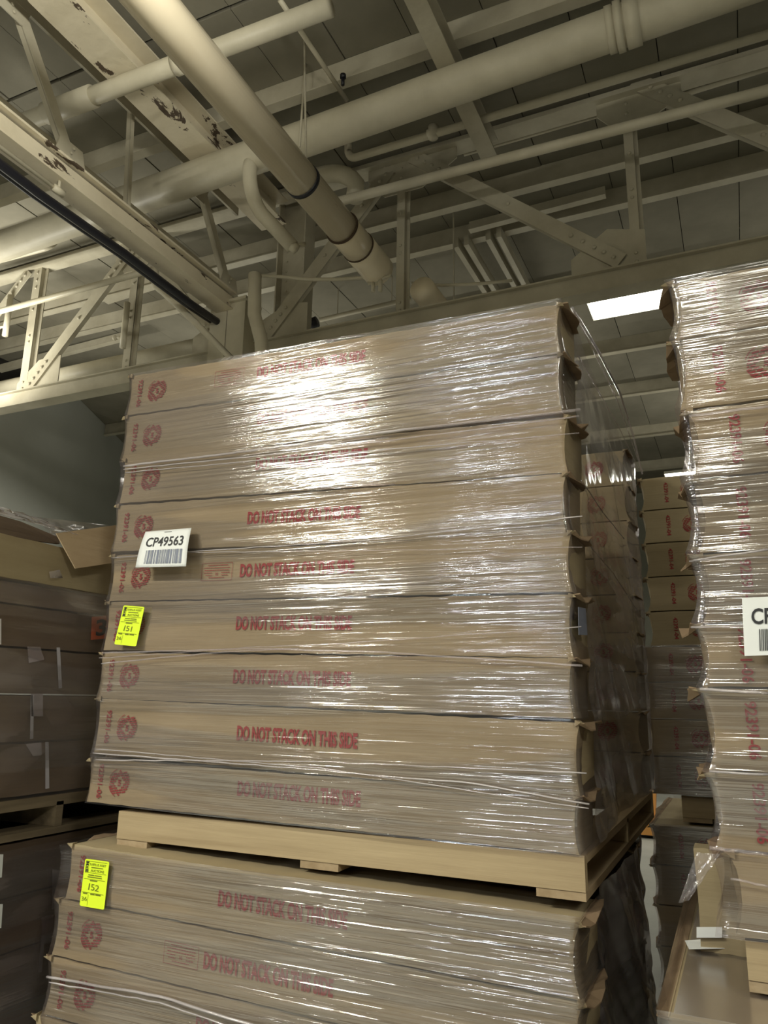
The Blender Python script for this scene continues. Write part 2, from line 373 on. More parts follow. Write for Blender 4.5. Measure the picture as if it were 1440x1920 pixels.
def ordn(i, n):
    if i == 0: return 'topmost'
    if i == n - 1: return 'bottom'
    return ORD[i]
def put(name, me, mat, parent, loc, rotz=0):
    o = link(name, me, mat, parent); o.location = loc; return o
def carton(x, y, zb, W, D, H, slope, seed, label, group, flL=0.016, flR=0.016, prints=None, mat='card', flaps=(1, 1), rotz=0.0, nx=34):
    me = box_mesh(W, D, H, seed, flL, flR, nx)
    o = link('cardboard_box', me, M[mat]); smooth_auto(o, 35)
    o.location = (x, y, zb); o.rotation_euler = (0, slope, rotz)
    tag(o, label, 'box', group)
    if flaps[0]: put('flap', flap_mesh(D, seed * 5 + 1, -1, flaps[0]), M['card_flap'], o, (-flL * 0.6, 0, H - 0.006))
    if flaps[1]: put('flap', flap_mesh(D, seed * 5 + 2, 1, flaps[1]), M['card_flap'], o, (W + flR * 0.6, 0, H - 0.006))
    if prints or mat == 'card' and flaps[1]:
        rc = random.Random(seed * 13 + 5)
        for sg, on in ((-1, flaps[0]), (1, flaps[1])):
            if not on: continue
            x0 = -flL * 0.8 if sg < 0 else W + flR * 0.8; a, b, l = rc.uniform(.008, .014), rc.uniform(.006, .012), rc.uniform(.016, .030) * (1 if sg < 0 else 0.6)
            zt = H - 0.004; tip = rc.uniform(-.010, .004)
            vs = [(x0 - sg * .012, -.006, zt + b), (x0 - sg * .012, -.007, zt - a), (x0, .03, zt - a * .4), (x0, .03, zt + b * .8), (x0 + sg * l, -.004 + rc.uniform(-.004, .01), zt + tip), (x0 + sg * l * .45, -.010, zt + tip * .3 + .003)]
            MB().add(vs, [(0, 1, 5), (0, 5, 4), (1, 2, 4), (1, 4, 5), (2, 3, 4), (3, 0, 4), (0, 3, 2, 1)]).build('corner_fold', M[mat], o)
    for nm, me2, lx, lz in (prints or []):
        put(nm, me2, M['ink'], o, (lx, 0, lz))
    return o

# ------------------------------------------------------------------ stretch film round a load
def film_wrap(name, X0, X1, Y0, Y1, seams, d_box, label, parent=None, mats=('film', 'film_side'), bulge=0.02, fold=0.02, res=0.0065, nfront=110, sag=0.03, amp=0.0011, seed=0, topcap=True, hang=0.0):
    # seams: list of (zleft, zright) from the top down; the wrap follows every layer
    per = []      # (x, y, nx, ny, kind)
    for k in range(6): per.append((X0, Y1 - (Y1 - Y0) * k / 6, -1, 0, 'L'))
    for k in range(nfront + 1): per.append((X0 + (X1 - X0) * k / nfront, Y0, 0, -1, 'F'))
    for k in range(1, 6): per.append((X1, Y0 + d_box * k / 5, 1, 0, 'C'))
    ns = 44
    for k in range(1, ns + 1): per.append((X1, Y0 + d_box + (Y1 - Y0 - d_box) * k / ns, 1, 0, 'S'))
    for k in range(1, 9): per.append((X1 + (X0 - X1) * k / 8, Y1, 0, 1, 'B'))
    def zz(x, s): return s[0] + (s[1] - s[0]) * (x - X0) / (X1 - X0)
    total = seams[0][0] - seams[-1][0]; rows = int(total / res)
    vs = []; W = len(per)
    for r in range(rows + 1):
        u = r / rows
        for (x, y, nx, ny, kd) in per:
            zt, zb = zz(x, seams[0]), zz(x, seams[-1]); z = zt + (zb - zt) * u
            # nearest seam distance
            dmin = 9; H = 0.2
            for s in seams:
                dz = abs(z - zz(x, s))
                if dz < dmin: dmin = dz
            t = max(0, 1 - dmin / 0.085)
            prof = 1.0
            for sa, sb in zip(seams, seams[1:]):
                za, zb2 = zz(x, sa), zz(x, sb)
                if zb2 <= z <= za: prof = abs(2 * (z - zb2) / (za - zb2) - 1) ** 2.2; break
            off = 0.009
            if kd == 'F':
                off += amp * noise.noise(Vector((x * 1.1 + seed, z * 48 + x * 2, 1))) * 1.5 + 0.004 * noise.noise(Vector((x * 1.5, z * 6, seed + 3)))
                off += 0.003 * t
            elif kd in 'LC':
                off += bulge * prof - 0.0065 + 0.003 * noise.noise(Vector((y * 6, z * 9, seed)))
            elif kd == 'S':
                q = (y - Y0 - d_box) / (Y1 - Y0 - d_box)
                off += bulge * prof * max(0, 1 - q * 5) - sag * math.sin(math.pi * q) + hang * q * (u ** 1.5)
                off += fold * noise.noise(Vector((y * 1.6 + z * 1.1, (z + y * 0.9) * 2.2, seed + 7))) * (0.4 + math.sin(math.pi * q))
                off += fold * 0.35 * noise.noise(Vector((y * 3, (z + y * 0.7) * 14, seed + 9)))
            px, py = x + nx * off, y + ny * off
            if kd == 'F' and x < X0 + 0.03: px -= (bulge * prof + 0.0015) * (1 - (x - X0) / 0.03)
            if kd == 'F' and x > X1 - 0.03: px += (bulge * prof + 0.0015) * (1 - (X1 - x) / 0.03)
            vs.append((px, py, z + (0.006 * (1 - u))))
    fs = []; mi = []
    for r in range(rows):
        for k in range(W - 1):
            a = r * W + k; fs.append((a, a + W, a + W + 1, a + 1)); mi.append(1 if per[k][4] in 'SB' or (per[k][4] == 'C' and per[k + 1][4] == 'S') else 0)
    me = bpy.data.meshes.new(name); me.from_pydata(vs, [], fs); me.update()
    o = link(name, me, [M[m] for m in mats], parent, True)
    me.polygons.foreach_set('material_index', mi)
    if label: tag(o, label, 'plastic film')
    return o
def strand(parent, pts, r, name='twisted_strand'):
    rnd = random.Random(int(pts[0][0] * 1000)); mb = MB(); P = []
    for a, b in zip(pts, pts[1:]):
        a, b = Vector(a), Vector(b); n = max(6, int((b - a).length / 0.05))
        for i in range(n): P.append(a.lerp(b, i / n) + Vector((0, rnd.uniform(-.001, .001), rnd.uniform(-.0015, .0015))))
    P.append(Vector(pts[-1])); mb.tube(P, r, 6)
    o = mb.build(name, M['strand'], parent, True); return o

# ------------------------------------------------------------------ pallets
def pallet(X0, X1, Y0, Y1, zb, label, th=(0.025, 0.092, 0.02), front_scale=1.0, nb=(3, 9), mt=None):
    t = empty('wooden_pallet', ((X0 + X1) / 2, (Y0 + Y1) / 2, zb)); tag(t, label, 'pallet', None)
    def L(a): return (a[0] - t.location.x, a[1] - t.location.y, a[2] - t.location.z)
    for k in range(3):
        y = Y0 + (Y1 - Y0 - 0.04) * k / 2
        MB().box(L((X0, y, zb + th[0])), L((X1, y + 0.04, zb + th[0] + th[1] + (th[2] if k != 1 else 0)))).build('stringer', M[mt or 'wood'], t)
    for k in range(nb[0]):
        w2 = 0.15; x = X0 + (X1 - X0 - w2) * k / (nb[0] - 1)
        MB().box(L((x, Y0 + 0.004, zb)), L((x + w2, Y1, zb + th[0] - 0.001))).build('bottom_board', M[mt or 'wood_x'], t)
    for k in range(nb[1]):
        w2 = 0.11; x = X0 + (X1 - X0 - w2) * k / (nb[1] - 1)
        MB().box(L((x, Y0 + 0.042, zb + th[0] + th[1] * 0.85)), L((x + w2, Y1 - 0.042, zb + th[0] + th[1] + th[2]))).build('top_board', M[mt or 'wood_x'], t)
    return t

# ================================================================== SETTING
ZC = 6.82
struct(MB().box((-24, -14, -0.1), (9, 24, 0)).build('floor', M['floor']))
# narrow floor joints and crack seen down the gap between the loads
ceil = empty('ceiling', (0, 0, ZC)); struct(ceil)
MB().box((-24, -14, 0.03), (9, 24, 0.13)).build('roof_deck', M['slab_dark'], ceil)
PY = [-14, -5.2, -0.8, 1.35, 3.0, 3.92, 4.74, 6.70, 7.34, 9.0, 10.86, 12.62, 14.85, 17.2, 20.0, 24.0]
for j in range(2, len(PY) - 1):
    y0, y1 = PY[j] + 0.015, PY[j + 1] - 0.015
    wd = 0.6 if j < 9 else 1.2
    xs = -10.4 if j < 9 else -15.6
    n = 21 if j < 9 else 15
    me = MB().box((0.004, 0, 0), (wd - 0.004, y1 - y0, 0.05)).mesh('roof_panel')
    for i in range(n):
        o = link('roof_panel', me, M['slab'], ceil)
        o.location = (xs + i * wd, y0, -0.004 * ((i * 7 + j) % 3))
big = MB().box((-24, -14, 0), (-15.6, 24, .05)).box((-15.6, -14, 0), (-10.4, 7.0, .05)).box((2.2, -14, 0), (9, 24, 0.05)).box((-10.4, -14, 0), (2.2, 1.3, 0.05))
o = big.build('roof_slab', M['slab'], ceil)

# walls
struct(MB().box((-24, 20.0, 0), (9, 20.25, ZC)).build('wall_back', M['wall_far']))
W1 = Vector((-10.57, 9.62, 0)); W2 = Vector((-11.73, 12.13, 0)); WD = (W2 - W1).normalized(); WN = Vector((-WD.y, WD.x, 0))
def on_wall(px, py): d = ray(px, py); return CAM + d * ((W1 - CAM).dot(WN) / d.dot(WN))
w_near = on_wall(-70, 792); w_far = W2 + WD * 9
mb = MB().plate([(w_near.x, w_near.y, 0), (w_far.x, w_far.y, 0), (w_far.x, w_far.y, ZC - .01), (W1.x, W1.y, ZC - .01), tuple(w_near)], WN if WN.x < 0 else -WN, 0.15)
struct(mb.build('wall_left', M['wall']))
struct(MB().box((8.8, -14, 0), (9, 24, ZC)).build('wall_right', M['wall_far']))

# purlins (channel beams across the roof)
def top(name, label, cat, group=None, loc=(0, 0, 0)):
    t = empty(name, loc); tag(t, label, cat, group); return t
pl = ['painted steel roof purlin crossing above the big insulated pipe', 'painted steel roof purlin just beyond the nearer roof truss',
      'deeper painted roof purlin with a pale bottom edge beyond the truss', 'painted roof purlin far beyond the truss, over the dark bay',
      'painted roof purlin above the lit ceiling light', 'second roof purlin behind the lit ceiling light', 'third roof purlin behind the lit ceiling light', 'roof purlin deepest in the hall, near the back wall']
for y, lb in zip([4.74, 6.70, 7.34, 9.0, 10.86, 12.62, 14.85, 17.2], pl):
    t = top('roof_purlin', lb, 'beam', 'roof purlins', (-3, y, 6.6))
    MB().box((-12.0, -0.012, 0), (7, 0.012, 0.22)).build('web', M['paint'], t)
    MB().box((-12.0, -0.05, -0.012), (7, 0.05, 0.0)).build('bottom_flange', M['paint'], t)
# small round-jointed pipe and roof beams that run into the depth
def ibeam(name, label, p, q, wd, h, mat='paint', web=0.014, fl=0.016, cat='beam'):
    p = Vector(p); q = Vector(q); t = top(name, label, cat, None, p); q = q - p; z = Vector((0, 0, 1))
    o = Vector((0, 0, 0))
    MB().bar(o + z * fl / 2, q + z * fl / 2, wd, fl, (0, 0, 1)).build('bottom_flange', M[mat], t)
    MB().bar(o + z * (h / 2), q + z * (h / 2), web, h - 2 * fl, (0, 0, 1)).build('web', M[mat], t)
    MB().bar(o + z * (h - fl / 2), q + z * (h - fl / 2), wd, fl, (0, 0, 1)).build('top_flange', M[mat], t)
    return t
ibeam('roof_beam', 'wide peeling roof beam at upper left, running over the crane girder', (-4.02, 0.5, 6.32), (-4.02, 5.9, 6.32), 0.30, 0.28, 'chip')
ibeam('roof_beam', 'narrow roof beam above the big pipe, right of the cream duct', (-1.70, 1.5, 6.40), (-1.70, 5.9, 6.40), 0.15, 0.2)
for k, (x, lb) in enumerate([(-2.42, 'pale double roof rib beyond the truss, nearer to the column'), (-2.05, 'pale double roof rib beyond the truss, nearer to the lit lamp')]):
    t = top('roof_rib', lb, 'beam', None, (x, 7.5, 6.46))
    for dx in (-0.06, 0.06): MB().box((dx - 0.028, -0.32, 0), (dx + 0.028, 4.0, 0.12)).build('rib_bar', M['paint'], t)

# ================================================================== CROSS TRUSS (plane Y = 6)
T = top('roof_truss', 'riveted cream steel truss spanning behind the tall wrapped load', 'truss', None, (0, 6, 4.9))
def tt(x, z, dy=0): return (x, dy, z - 4.9)
MB().box(tt(-13, 4.91, -0.075), tt(6, 5.05, -0.06)).build('bottom_chord_web', M['paint'], T)
MB().box(tt(-13, 5.05, -0.12), tt(6, 5.065, 0.12)).build('bottom_chord_plate', M['paint'], T)
MB().box(tt(-13, 4.895, -0.085), tt(6, 4.91, 0.10)).build('bottom_chord_lip', M['paint'], T)
MB().box(tt(-13, 6.72, -0.09), tt(6, 6.735, 0.10)).box(tt(-13, 6.735, -0.075), tt(6, 6.88 - .1, -0.06)).build('top_chord', M['paint'], T)
riv = MB()
verts = [(-7.52, 0.20), (-5.93, 0.16), (-2.62, 0.13), (-0.50, 0.125), (1.6, 0.125)]
for x, wd in verts:
    MB().angle(tt(x, 5.06, -0.02), tt(x, 6.74, -0.02), wd * 0.62, (0, -1, 0), d=0.06, side=1).angle(tt(x + wd * 0.36, 5.06, 0.03), tt(x + wd * 0.36, 6.74, 0.03), wd * 0.42, (0, -1, 0), d=0.06, side=-1).build('vertical_member', M['paint'], T)
    for z in [5.12, 5.20, 5.72, 5.80, 6.15, 6.45, 6.55, 6.65]: riv.dome(tt(x, z, -0.028), 0.017)
diags = [((-7.42, 5.10), (-5.98, 6.62), 0.15), ((-4.12, 5.10), (-2.74, 6.66), 0.15), ((-2.50, 6.74), (-0.62, 5.14), 0.14),
         ((-0.42, 6.84), (1.45, 5.12), 0.15), ((-4.62, 5.12), (-5.86, 6.60), 0.10), ((-7.66, 6.7), (-9.2, 5.1), 0.14)]
for (a, b, wd) in diags:
    MB().angle(tt(a[0], a[1], -0.045), tt(b[0], b[1], -0.045), wd, (0, -1, 0), d=0.05, side=1).build('diagonal_member', M['paint'], T)
    p, q = Vector(tt(a[0], a[1], -0.055)), Vector(tt(b[0], b[1], -0.055))
    for e in [0.03, 0.07, 0.11, 0.15, 0.19, 0.5, 0.79, 0.84, 0.89, 0.93, 0.97]: riv.dome(p.lerp(q, e), 0.021)
gus = [[(-1.03, 5.065), (-0.42, 5.065), (-0.42, 5.40), (-0.72, 5.48), (-1.03, 5.26)],
       [(-2.98, 6.74), (-2.05, 6.74), (-2.05, 6.60), (-2.40, 6.38), (-2.80, 6.38), (-2.98, 6.60)],
       [(-0.75, 6.74), (-0.05, 6.74), (-0.05, 6.58), (-0.35, 6.42), (-0.60, 6.42), (-0.75, 6.60)],
       [(-7.62, 5.065), (-6.95, 5.065), (-6.95, 5.45), (-7.30, 5.45), (-7.62, 5.20)],
       [(-4.22, 5.065), (-3.62, 5.065), (-3.62, 5.42), (-3.85, 5.46), (-4.22, 5.3)],
       [(-6.25, 6.74), (-5.60, 6.74), (-5.60, 6.50), (-5.80, 6.32), (-6.10, 6.32), (-6.25, 6.5)],
       [(-5.02, 5.065), (-4.62, 5.065), (-4.62, 5.5), (-5.02, 5.3)]]
for g in gus: MB().plate([tt(x, z, -0.012) for x, z in g], (0, -1, 0), 0.012).build('gusset_plate', M['paint'], T)
for x in [i * 0.11 - 3.9 for i in range(0)]: pass
o = riv.build('rivets', M['paint'], T); o['kind'] = 'stuff'

# columns
C = top('steel_column', 'cream steel column rising behind the left end of the tall load', 'column', None, (-4.38, 5.72, 0))
MB().box((-0.20, -0.012, 0), (-0.188, 0.20, 5.42)).box((0.188, -0.012, 0), (0.20, 0.20, 5.42)).box((-0.19, 0.05, 0), (0.19, 0.065, 5.42)).build('shaft', M['pipe'], C)
MB().box((-0.21, -0.02, 0.0), (-0.01, -0.008, 5.42)).box((0.0, -0.02, 0), (0.21, -0.008, 5.42)).build('cover_plate', M['pipe'], C)
MB().box((-0.24, -0.06, 5.42), (0.24, 0.22, 5.45)).build('cap_plate', M['pipe'], C)
C = top('steel_column', 'dark upper steel column reaching the roof above the pale column', 'column', None, (-3.92, 6.18, 5.08))
MB().box((-0.16, 0, 0), (0.16, 0.012, 1.7)).build('web', M['paint'], C)
MB().box((-0.17, -0.1, 0), (-0.155, 0.1, 1.7)).build('flange', M['paint'], C); MB().box((0.155, -0.1, 0), (0.17, 0.1, 1.7)).build('flange', M['paint'], C)
rv = MB()
for k in range(14):
    for x in (-0.1, 0.1): rv.dome((x, -0.001, 0.08 + k * 0.115), 0.014)
rv.build('rivets', M['paint'], C)['kind'] = 'stuff'

# crane girder and the truss in its plane X = -4.42
G = top('crane_girder', 'peeling cream girder running from upper left to the column', 'beam', None, (-4.42, 3, 5.35))
MB().box((-0.10, -4.5, 0), (0.10, 2.72, 0.016)).build('bottom_flange', M['chip'], G)
MB().box((-0.02, -4.5, 0.016), (0.02, 2.72, 0.17)).build('web', M['chip'], G)
MB().box((-0.12, -4.5, 0.17), (0.12, 2.72, 0.19)).build('top_flange', M['chip'], G)
MB().box((0.06, -4.5, 0.016), (0.075, 2.72, 0.15)).build('side_plate', M['chip'], G)
B = top('bracing_truss', 'slender cream bracing truss standing on the peeling crane girder', 'truss', None, (-4.42, 3, 5.54))
def bt(y, z): return (0, y - 3, z - 5.54)
rv = MB()
for (y0, z0, y1, z1, wd) in [(2.98, 6.60, 3.66, 5.66, 0.09), (5.15, 6.55, 5.78, 5.60, 0.085), (2.0, 5.7, 2.98, 6.6, 0.09), (4.23, 6.6, 4.31, 5.55, 0.035)]:
    MB().angle(bt(y0, z0), bt(y1, z1), wd, (1, 0, 0), d=0.05).build('diagonal_member', M['paint'], B)
for (y, z, a) in [(3.66, 5.55, 1), (5.74, 5.55, -1), (3.0, 6.58, 1), (5.15, 6.5, -1)]:
    s = 1 if z < 6 else -1
    MB().plate([bt(y - 0.17, z), bt(y + 0.17, z), bt(y + 0.10, z + s * 0.22), bt(y - 0.12, z + s * 0.22)], (1, 0, 0), 0.01).build('gusset_plate', M['paint'], B)
    for k in range(4): rv.dome(Vector(bt(y - 0.05 + 0.02 * k, z + s * (0.03 + 0.05 * k))) + Vector((0.016, 0, 0)), 0.014, (1, 0, 0))
rv.build('rivets', M['paint'], B)['kind'] = 'stuff'
MB().box((-0.05, -4.5, 1.06), (0.05, 2.8, 1.08)).box((-0.012, -4.5, 0.96), (0.012, 2.8, 1.06)).build('top_chord', M['paint'], B)
t = top('longitudinal_angle', 'thin cream steel angle running parallel behind the crane girder', 'beam', None, (-4.72, 3, 5.92))
MB().bar((0, -3, 0), (0, 2.9, 0), 0.085, 0.012, (0, 0, 1)).build('flat_leg', M['paint'], t); MB().bar((0.04, -3, -0.035), (0.04, 2.9, -0.035), 0.01, 0.07, (0, 0, 1)).build('standing_leg', M['paint'], t)

# black cables hanging under the girder
CB = top('cable_bundle', 'pair of thick black cables running below the crane girder', 'cable', None, (-4.5, 3, 5.25))
for dx, dz, r in ((0.0, 0.0, 0.036), (-0.085, 0.03, 0.03)):
    P = [(dx, -4 + k * 0.45, dz + 0.010 * math.sin(k * 1.7)) for k in range(16)]
    MB().tube(P, r, 8).build('black_cable', M['black'], CB, True)
t = top('thin_conduit', 'thin cream conduit clipped beside the black cables', 'pipe', None, (-4.37, 3, 5.27))
MB().tube([(0, -4, 0), (0, 0.55, 0)], 0.016, 8).build('conduit', M['pipe'], t, True)
MB().tube([(0, 0.5, 0), (0, 0.6, 0.0)], 0.028, 8).tube([(0, 0.55, 0), (0, 0.55, 0.1)], 0.012, 8).build('fitting', M['pipe'], t, True)

# ================================================================== PIPES
def pipe(name, label, pts, r, mat='pipe', rings=(), n=20, cat='pipe', group=None):
    pts = [Vector(p) for p in pts]; b = pts[0].copy(); t = top(name, label, cat, group, b)
    MB().tube([p - b for p in pts], r, n).build('pipe_body' if name != 'round_duct' else 'duct_body', M[mat], t, True)
    for k, (e, rr, wdt) in enumerate(rings):
        p = pts[0].lerp(pts[-1], e) - b; d = (pts[-1] - pts[0]).normalized() * wdt / 2
        MB().tube([p - d, p + d], rr, n).build('coupling', M[mat], t, True)
    return t
c0, c1 = aY(-60, 474, 4.8), aY(440, 331, 4.8)
# big insulated pipe
pa, pb = aY(131, 417, 4.8), aY(1100, 72, 4.8); BD = (pb - pa) / (pb.x - pa.x)
BP0, BP1, BP2 = pa + BD * (-9.5 - pa.x), pa + BD * (-0.47 - pa.x), pa + BD * (3.2 - pa.x)
t = pipe('insulated_pipe', 'thick insulated cream pipe crossing under the roof in front of the truss', [BP0, BP1, BP2], 0.147, 'pipe')
for xx, rr, ww in ((-0.47, 0.160, 0.05), (-0.41, 0.172, 0.05), (-0.32, 0.168, 0.10)):
    MB().tube([BD * (xx - ww / 2 + 9.5), BD * (xx + ww / 2 + 9.5)], rr, 20).build('joint_collar', M['pipe'], t, True)
a = aY(470, 345, 4.7); t = pipe('branch_pipe', 'bent insulated branch pipe dropping from the thick pipe behind the duct',
    arc(aY(470, 300, 4.75), aY(462, 360, 4.75), aY(490, 400, 4.85), 6) + [aY(548, 462, 5.0)], 0.062)
MB().tube([aY(540, 455, 4.98) - a * 0 - t.location, aY(556, 468, 5.02) - t.location], 0.045, 10).tube([aY(552, 462, 5.02) - t.location, aY(572, 458, 5.1) - t.location], 0.022, 8).build('end_fitting', M['pipe'], t, True)
pipe('insulated_elbow', 'short insulated elbow pipe turning down behind the cream duct', arc(aY(560, 345, 5.6), aY(640, 305, 5.6), aY(668, 345, 5.6), 8) + [aY(664, 375, 5.6)], 0.082)
# cream duct
DX = -2.63; DZ = 5.28
t = top('round_duct', 'long smooth cream round duct running overhead into the truss', 'duct', None, (DX, 1.0, DZ))
MB().tube([(0, -3, 0), (0, 3.85, 0)], 0.128, 32).build('duct_body', M['duct'], t, True)
MB().tube([(0, 3.83, 0), (0, 3.88, 0), (0, 4.30, 0)], 0.136, 32).build('coupling', M['duct'], t, True)
MB().tube([(0, 4.12, 0), (0, 4.22, 0), (0, 4.44, 0), (0, 4.52, 0)], 0.142, 32).build('coupling', M['duct'], t, True)
for y in (3.82, 4.11): MB().tube([(0, y - 0.006, 0), (0, y + 0.006, 0)], 0.1435, 32).build('seam_ring', M['card_dark'], t, True)
MB().tube([(0, 3.18, 0), (0, 3.215, 0)], 0.1345, 32).build('hanger_band', M['black'], t, True)['label'] = 'black hanger band'
MB().tube([(0.02, 3.2, 0.13), (-0.05, 3.2, 1.3)], 0.008, 6).build('hanger_rod', M['paint'], t, True)
t = pipe('round_duct', 'farther stretch of cream duct seen beyond the truss vertical', [(-2.40, 5.98, 5.30), (-2.40, 7.9, 5.30)], 0.12, 'duct', cat='duct')
MB().tube([(0, 0.9, 0.1), (0, 0.9, ZC - 5.24)], 0.008, 6).build('hanger_rod', M['paint'], t)
# clamps and cable under the duct end
t = top('pipe_clamp', 'small cream clamp fittings under the open end of the duct', 'clamp', None, (-2.60, 5.46, 5.12))
MB().tube([(-0.05, 0, 0.03), (-0.05, 0, -0.07)], 0.017, 8).tube([(0.02, 0, 0.05), (0.02, 0, -0.08)], 0.02, 8).tube([(-0.1, 0, 0.02), (0.12, 0, 0.05)], 0.015, 8).build('clamp_body', M['pipe'], t, True)
pts = [aY(x, y, 5.75) for x, y in ((490, 517), (530, 519), (575, 524), (630, 524), (680, 521), (705, 518))]
pipe('slack_conduit', 'slack cream conduit sagging between the column and the duct clamp', pts, 0.018, n=8)
pts = [aY(x, y, 6.3) for x, y in ((772, 531), (830, 535), (900, 532), (960, 526))]
pipe('slack_conduit', 'slack cream conduit sagging right of the duct beyond the truss', pts, 0.016, n=8)
# thin pipes before the truss
a = aY(660, 297, 5.5); b = aY(1440, 64, 5.5); d = (b - a).normalized()
pipe('sprinkler_pipe', 'upper of two thin cream pipes before the truss, ending in an elbow', [aY(652, 262, 5.5), aY(653, 285, 5.5)] + arc(aY(653, 285, 5.5), a + Vector((-.02, 0, -.01)), a + d * 0.06, 5) + [b + d * 1.2], 0.036)
t = top('pipe_tee', 'small upright tee fitting on the upper thin pipe', 'fitting', None, aY(812, 250, 5.5))
MB().tube([(0, 0, -0.05), (0, 0, 0.07)], 0.045, 12).tube([(-0.05, 0, 0), (0.05, 0, 0.003)], 0.044, 12).build('tee_body', M['pipe'], t, True)
pipe('sprinkler_pipe', 'lower of two thin cream pipes crossing before the truss', [aY(596, 388, 5.5), aY(1440, 174, 5.5) + d * 1.2], 0.043)
pipe('sprinkler_pipe', 'thin cream pipe crossing the truss bay left of the column', [aY(-60, 600, 5.6), aY(285, 506, 5.6)], 0.034)
pipe('sprinkler_pipe', 'short thin cream pipe with elbow below the thick pipe at left edge', [aY(-60, 504, 5.3), aY(85, 466, 5.3)] + arc(aY(85, 466, 5.3), aY(104, 460, 5.3), aY(106, 448, 5.4), 4), 0.03)
pipe('drain_pipe', 'slanting white pipe from the girder down to the column foot', arc(aY(290, 505, 5.45), aY(286, 535, 5.45), aY(305, 545, 5.4), 5) + [aY(430, 668, 5.45), Vector((-4.62, 5.66, 4.6)), Vector((-4.62, 5.66, 0.01))], 0.042)
pipe('downpipe', 'cream downpipe standing before the pale steel column', [aY(478, 515, 5.35), aY(477, 590, 5.35), aY(490, 640, 5.35), aY(493, 700, 5.35), Vector((aY(493, 700, 5.35).x, 5.35, 0.01))], 0.062)
pipe('lit_pipe', 'thick pale pipe lit from below, behind the truss bottom chord at left', [aY(-80, 748, 6.6), aY(425, 640, 6.6)], 0.11)
pipe('jointed_pipe', 'roof pipe with wide joints crossing the peeling roof beam', [(-5.6, 3.70, 6.24), (-2.2, 3.76, 6.24)], 0.07, rings=((0.30, 0.088, 0.5), (0.62, 0.08, 0.06)))
t = pipe('roof_conduit', 'thin conduit with a black sprinkler head, right of the duct', [aZ(525, 0, 6.5), aZ(650, 188, 6.5)], 0.02, n=8)
p = aZ(643, 150, 6.52) - t.location
o = MB().tube([p + Vector((0, 0, -0.05)), p + Vector((0, 0, 0.02))], 0.015, 8).tube([p + Vector((0, 0, 0.02)), p + Vector((0, 0, 0.05))], 0.026, 8).build('sprinkler_head', M['black'], t, True); o['label'] = 'black sprinkler head'
pipe('hanger_rod', 'thin steel hanger rod above the duct band', [aZ(572, 120, 6.81), aY(562, 275, 4.6)], 0.009, n=6, cat='rod')
# pipes and strip lamps beyond the truss
for k, (x0, y0, x1, y1, Y, r, lb) in enumerate([
        (870, 512, 1075, 462, 8.6, 0.032, 'pale pipe beyond the truss between rib and gusset'),
        (1180, 437, 1436, 374, 8.6, 0.035, 'pale pipe seen right of the truss upright, upper one'),
        (1180, 478, 1436, 424, 9.0, 0.026, 'thin pipe seen right of the truss upright, lower one'),
        (600, 600, 770, 560, 8.0, 0.03, 'dim pipe seen under the duct end beyond the truss'),
        (870, 290, 1130, 215, 6.15, 0.018, 'dim thin pipe high beyond the truss between the uprights'),
        (1240, 190, 1440, 128, 6.15, 0.024, 'dim pipe high beyond the truss at right edge'),
        (850, 540, 1075, 490, 9.0, 0.024, 'thin lower pipe beyond the truss between rib and gusset'),
        (100, 640, 420, 560, 8.0, 0.04, 'dim pipe beyond the truss left of the column'),
        (180, 590, 430, 520, 7.6, 0.05, 'dim upper pipe beyond the truss left of the column')]):
    t = pipe('background_pipe', lb, [aY(x0, y0, Y), aY(x1, y1, Y)], r, n=10, cat='pipe', group=None)
    for e in (0.2, 0.8):
        p = aY(x0, y0, Y).lerp(aY(x1, y1, Y), e) - t.location
        MB().tube([p, Vector((p.x, p.y, ZC - t.location.z))], 0.006, 6).build('hanger_rod', M['paint'], t)
for (x0, y0, x1, y1, Y, lb) in [(775, 405, 1130, 315, 7.9, 'unlit strip lamp hanging beyond the truss, left of its right upright'),
                                (1180, 300, 1375, 250, 7.9, 'unlit strip lamp hanging beyond the truss, right of its right upright')]:
    a, b = aY(x0, y0, Y), aY(x1, y1, Y); t = top('strip_lamp', lb, 'lamp', None, a)
    MB().bar((0, 0, 0.03), b - a + Vector((0, 0, .03)), 0.10, 0.05, (0, 0, 1)).build('housing', M['housing'], t)
    for e in (0.2, 0.8): p = (b - a) * e; MB().tube([p, Vector((p.x, p.y, ZC - a.z))], 0.006, 6).build('hanger_rod', M['paint'], t)
    MB().tube([(0, -0.03, -0.01), b - a + Vector((0, -.03, -.01))], 0.014, 8).tube([(0, 0.03, -0.01), b - a + Vector((0, .03, -.01))], 0.014, 8).build('unlit_tubes', M['pipe'], t, True)
for (x0, y0, x1, y1, Y, wd, h, lb) in [(880, 425, 1135, 358, 7.0, .08, .11, 'deep painted beam low beyond the truss, left of its right upright'),
                                   (1185, 195, 1450, 118, 7.0, .06, .05, 'dark narrow roof angle beyond the truss at upper right'),
                                   (200, 560, 420, 490, 7.0, .08, .12, 'dark beam beyond the truss left of the column'),
                                   (0, 690, 250, 625, 7.6, .08, .12, 'dim beam beyond the truss at far left')]:
    a, b = aY(x0, y0, Y), aY(x1, y1, Y); t = top('background_beam', lb, 'beam', None, a)
    MB().bar((0, 0, 0), b - a, 0.012, h, (0, 0, 1)).build('web', M['paint'], t)
    MB().bar((0, 0, -h / 2), b - a + Vector((0, 0, -h / 2)), wd, 0.012, (0, 0, 1)).build('flange', M['paint'], t)
